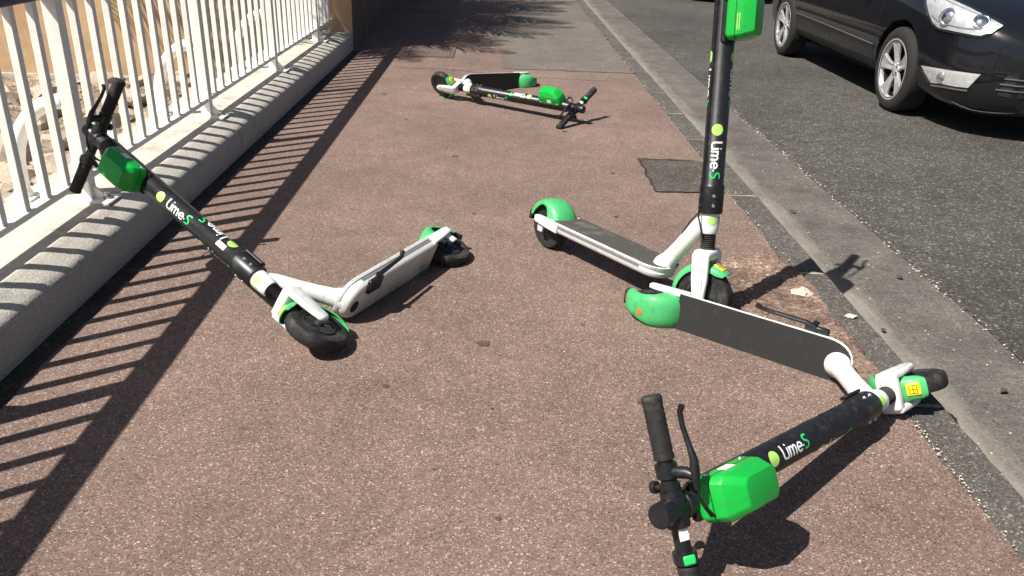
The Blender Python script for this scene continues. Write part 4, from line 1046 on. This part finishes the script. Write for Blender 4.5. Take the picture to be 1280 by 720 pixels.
        # side trim
        sheet('side_strip', [(-1.0, -s * 0.94, 0.495), (0.0, -s * 0.94, 0.482), (0.98, -s * 0.94, 0.462)], [(-1.0, -s * 0.94, 0.485), (0.0, -s * 0.94, 0.472), (0.98, -s * 0.94, 0.452)], 0.012, 'chrome', root, 20, 1, 0.01)
        sheet('side_moulding', [(-1.0, -s * 0.94, 0.480), (0.0, -s * 0.94, 0.467), (0.98, -s * 0.94, 0.447)], [(-1.0, -s * 0.94, 0.452), (0.0, -s * 0.94, 0.441), (0.98, -s * 0.94, 0.424)], 0.010, 'trim', root, 20, 1, 0.01)
        sheet('sill', [(-1.0, -s * 0.94, 0.33), (0.0, -s * 0.94, 0.33), (1.0, -s * 0.94, 0.33)], [(-1.0, -s * 0.9, 0.25), (0.0, -s * 0.9, 0.25), (1.0, -s * 0.9, 0.25)], 0.006, 'trim', root, 20, 3)
        for xx in (0.96, -0.05, -0.98):
            sheet('door_seam', [(xx, -s * 0.93, 0.97), (xx + 0.006, -s * 0.93, 0.97)], [(xx, -s * 0.93, 0.33), (xx + 0.006, -s * 0.93, 0.33)], 0.0015, 'trim', root, 1, 12, 0.003)
        for xx in (0.25, -0.75):
            sheet('door_handle', [(xx, -s * 0.93, 0.875), (xx - 0.2, -s * 0.93, 0.878)], [(xx, -s * 0.93, 0.845), (xx - 0.2, -s * 0.93, 0.848)], 0.028, 'paint', root, 8, 3, 0.022)
        sheet('tail_lamp', [(-2.28, -s * 0.82, 0.95), (-2.40, -s * 0.55, 0.93)], [(-2.28, -s * 0.84, 0.70), (-2.40, -s * 0.6, 0.72)], 0.006, 'red', root, 8, 5)
    # front: upper grille with chrome edges, lower intake bars, bumper crease
    sheet('grille', [(2.42, -0.36, 0.66), (2.44, 0, 0.67), (2.42, 0.36, 0.66)], [(2.43, -0.20, 0.52), (2.44, 0, 0.51), (2.43, 0.20, 0.52)], 0.004, 'trim', root, 16, 4)
    for s in (1, -1):
        sheet('grille_chrome', [(2.40, -s * 0.42, 0.690), (2.42, -s * 0.38, 0.665), (2.43, -s * 0.24, 0.53)], [(2.40, -s * 0.39, 0.690), (2.42, -s * 0.35, 0.660), (2.43, -s * 0.215, 0.53)], 0.014, 'chrome', root, 10, 1, 0.012)
    for k in range(3):
        z = 0.44 - 0.038 * k; y = 0.62 + 0.02 * k
        sheet('intake_bar', [(2.38, -y, z), (2.43, -0.3, z - 0.004), (2.44, 0, z - 0.006), (2.43, 0.3, z - 0.004), (2.38, y, z)], [(2.38, -y, z - 0.008), (2.43, -0.3, z - 0.012), (2.44, 0, z - 0.014), (2.43, 0.3, z - 0.012), (2.38, y, z - 0.008)], 0.012, 'chrome', root, 24, 1, 0.01)
    sheet('lower_intake', [(2.38, -0.60, 0.46), (2.44, 0, 0.45), (2.38, 0.60, 0.46)], [(2.38, -0.64, 0.32), (2.44, 0, 0.30), (2.38, 0.64, 0.32)], 0.004, 'trim', root, 20, 4)
    sheet('splitter', [(2.15, -0.83, 0.215), (2.40, -0.45, 0.225), (2.43, 0, 0.23), (2.40, 0.45, 0.225), (2.15, 0.83, 0.215)], [(2.15, -0.82, 0.180), (2.40, -0.44, 0.195), (2.43, 0, 0.20), (2.40, 0.44, 0.195), (2.15, 0.82, 0.180)], 0.012, 'trim', root, 24, 2, 0.01)
    mk('badge', xf(lathe([(0, 0.008), (0.05, 0.006), (0.055, 0)], 24), Matrix.Translation((2.425, 0, 0.70)) @ Matrix.Rotation(1.2, 4, 'Y') @ Matrix.Scale(1.6, 4, (0, 1, 0))), 'chrome', root)
    mk('underbody', box(-2.2, 2.2, -0.72, 0.72, 0.17, 0.235, 0.02), 'well', root)
    # greenhouse
    def gh(x, zr, k):
        W = smoothtab(x, WT) * 0.93; zb_ = 0.985
        return [Vector((x, -W, zb_)), Vector((x, -W * lerp(1, .93, k), lerp(zb_, zr, .5))), Vector((x, -W * lerp(1, .80, k), lerp(zb_, zr, .93))), Vector((x, -W * lerp(1, .62, k), zr)), Vector((x, W * lerp(1, .62, k), zr)), Vector((x, W * lerp(1, .80, k), lerp(zb_, zr, .93))), Vector((x, W * lerp(1, .93, k), lerp(zb_, zr, .5))), Vector((x, W, zb_))]
    mk('window_glass', loft([gh(x, z, k) for x, z, k in ((1.05, 1.0, .1), (0.6, 1.30, .6), (0.15, 1.60, 1), (-0.4, 1.69, 1), (-1.2, 1.68, 1), (-1.9, 1.60, 1), (-2.15, 1.35, .8), (-2.30, 1.0, .2))]), 'tint', root, smooth=50)
    mk('roof', loft([[v + Vector((0, 0, 0.012)) for v in gh(x, z, 1)[2:6]] + [v + Vector((0, 0, -0.02)) for v in gh(x, z, 1)[5:1:-1]] for x, z in ((0.10, 1.60), (-0.4, 1.69), (-1.2, 1.68), (-1.92, 1.60))]), 'paint', root, smooth=50)
    for s in (1, -1):
        for x0, x1 in ((1.0, 0.14), (-0.05, -0.12), (-0.98, -1.05), (-2.2, -1.9)):
            W0, W1 = smoothtab(x0, WT) * 0.935, smoothtab(x1, WT) * 0.76
            mk('pillar', tube([(x0, -s * W0, 0.985), (lerp(x0, x1, .5), -s * lerp(W0, W1, .35), 1.32), (x1, -s * W1, 1.60)], [0.035, 0.032, 0.03], 8), 'paint', root)
        mk('mirror', join(xf(ico(0.1, 2, 0.05, 1, (0.75, 1, 0.72)), Matrix.Translation((0.78, -s * 1.03, 1.06))), tube([(0.78, -s * 0.90, 1.0), (0.78, -s * 0.98, 1.04)], 0.025, 8)), 'paint', root)
    return root
# lamp outlines on the body, in the car's own frame (x forwards, y left, z up): upper edge, lower edge, outer end first
CX, CY = 4.035, 8.05
def C_(X, Y, Z): return (CY - Y, X - CX, Z - ROAD_Z)
HEAD_U = [(1.352, -0.822, 0.968), (1.514, -0.836, 0.935), (1.647, -0.829, 0.913), (1.786, -0.815, 0.887), (1.909, -0.789, 0.862), (2.034, -0.75, 0.833), (2.151, -0.703, 0.797), (2.247, -0.646, 0.761)]
HEAD_L = [(1.42, -0.845, 0.945), (1.60, -0.882, 0.87), (1.70, -0.895, 0.79), (1.793, -0.895, 0.726), (1.871, -0.885, 0.697), (2.045, -0.844, 0.693), (2.207, -0.764, 0.687), (2.255, -0.714, 0.713), (2.254, -0.654, 0.753)]
CAR_HEAD = (HEAD_U, HEAD_L)
CAR_FOG = ([(1.813, -0.914, 0.421), (2.022, -0.876, 0.435), (2.179, -0.814, 0.442), (2.286, -0.731, 0.446)], [(1.952, -0.885, 0.325), (2.07, -0.858, 0.337), (2.171, -0.818, 0.34), (2.244, -0.771, 0.345)])
car = build_car()
CARM = lambda x, y: Matrix.Translation((x, y, ROAD_Z)) @ Matrix.Rotation(-PI / 2, 4, 'Z')
car.matrix_world = CARM(CX, CY)
tag(car, 'dark people carrier with alloy wheels standing on the road at the right', 'car', 'dark cars on the road')
car2 = copy_tree(car)
car2.matrix_world = CARM(4.1, 17.65)
tag(car2, 'dark car farther up the road, only the foot of its front bumper in view', 'car', 'dark cars on the road')
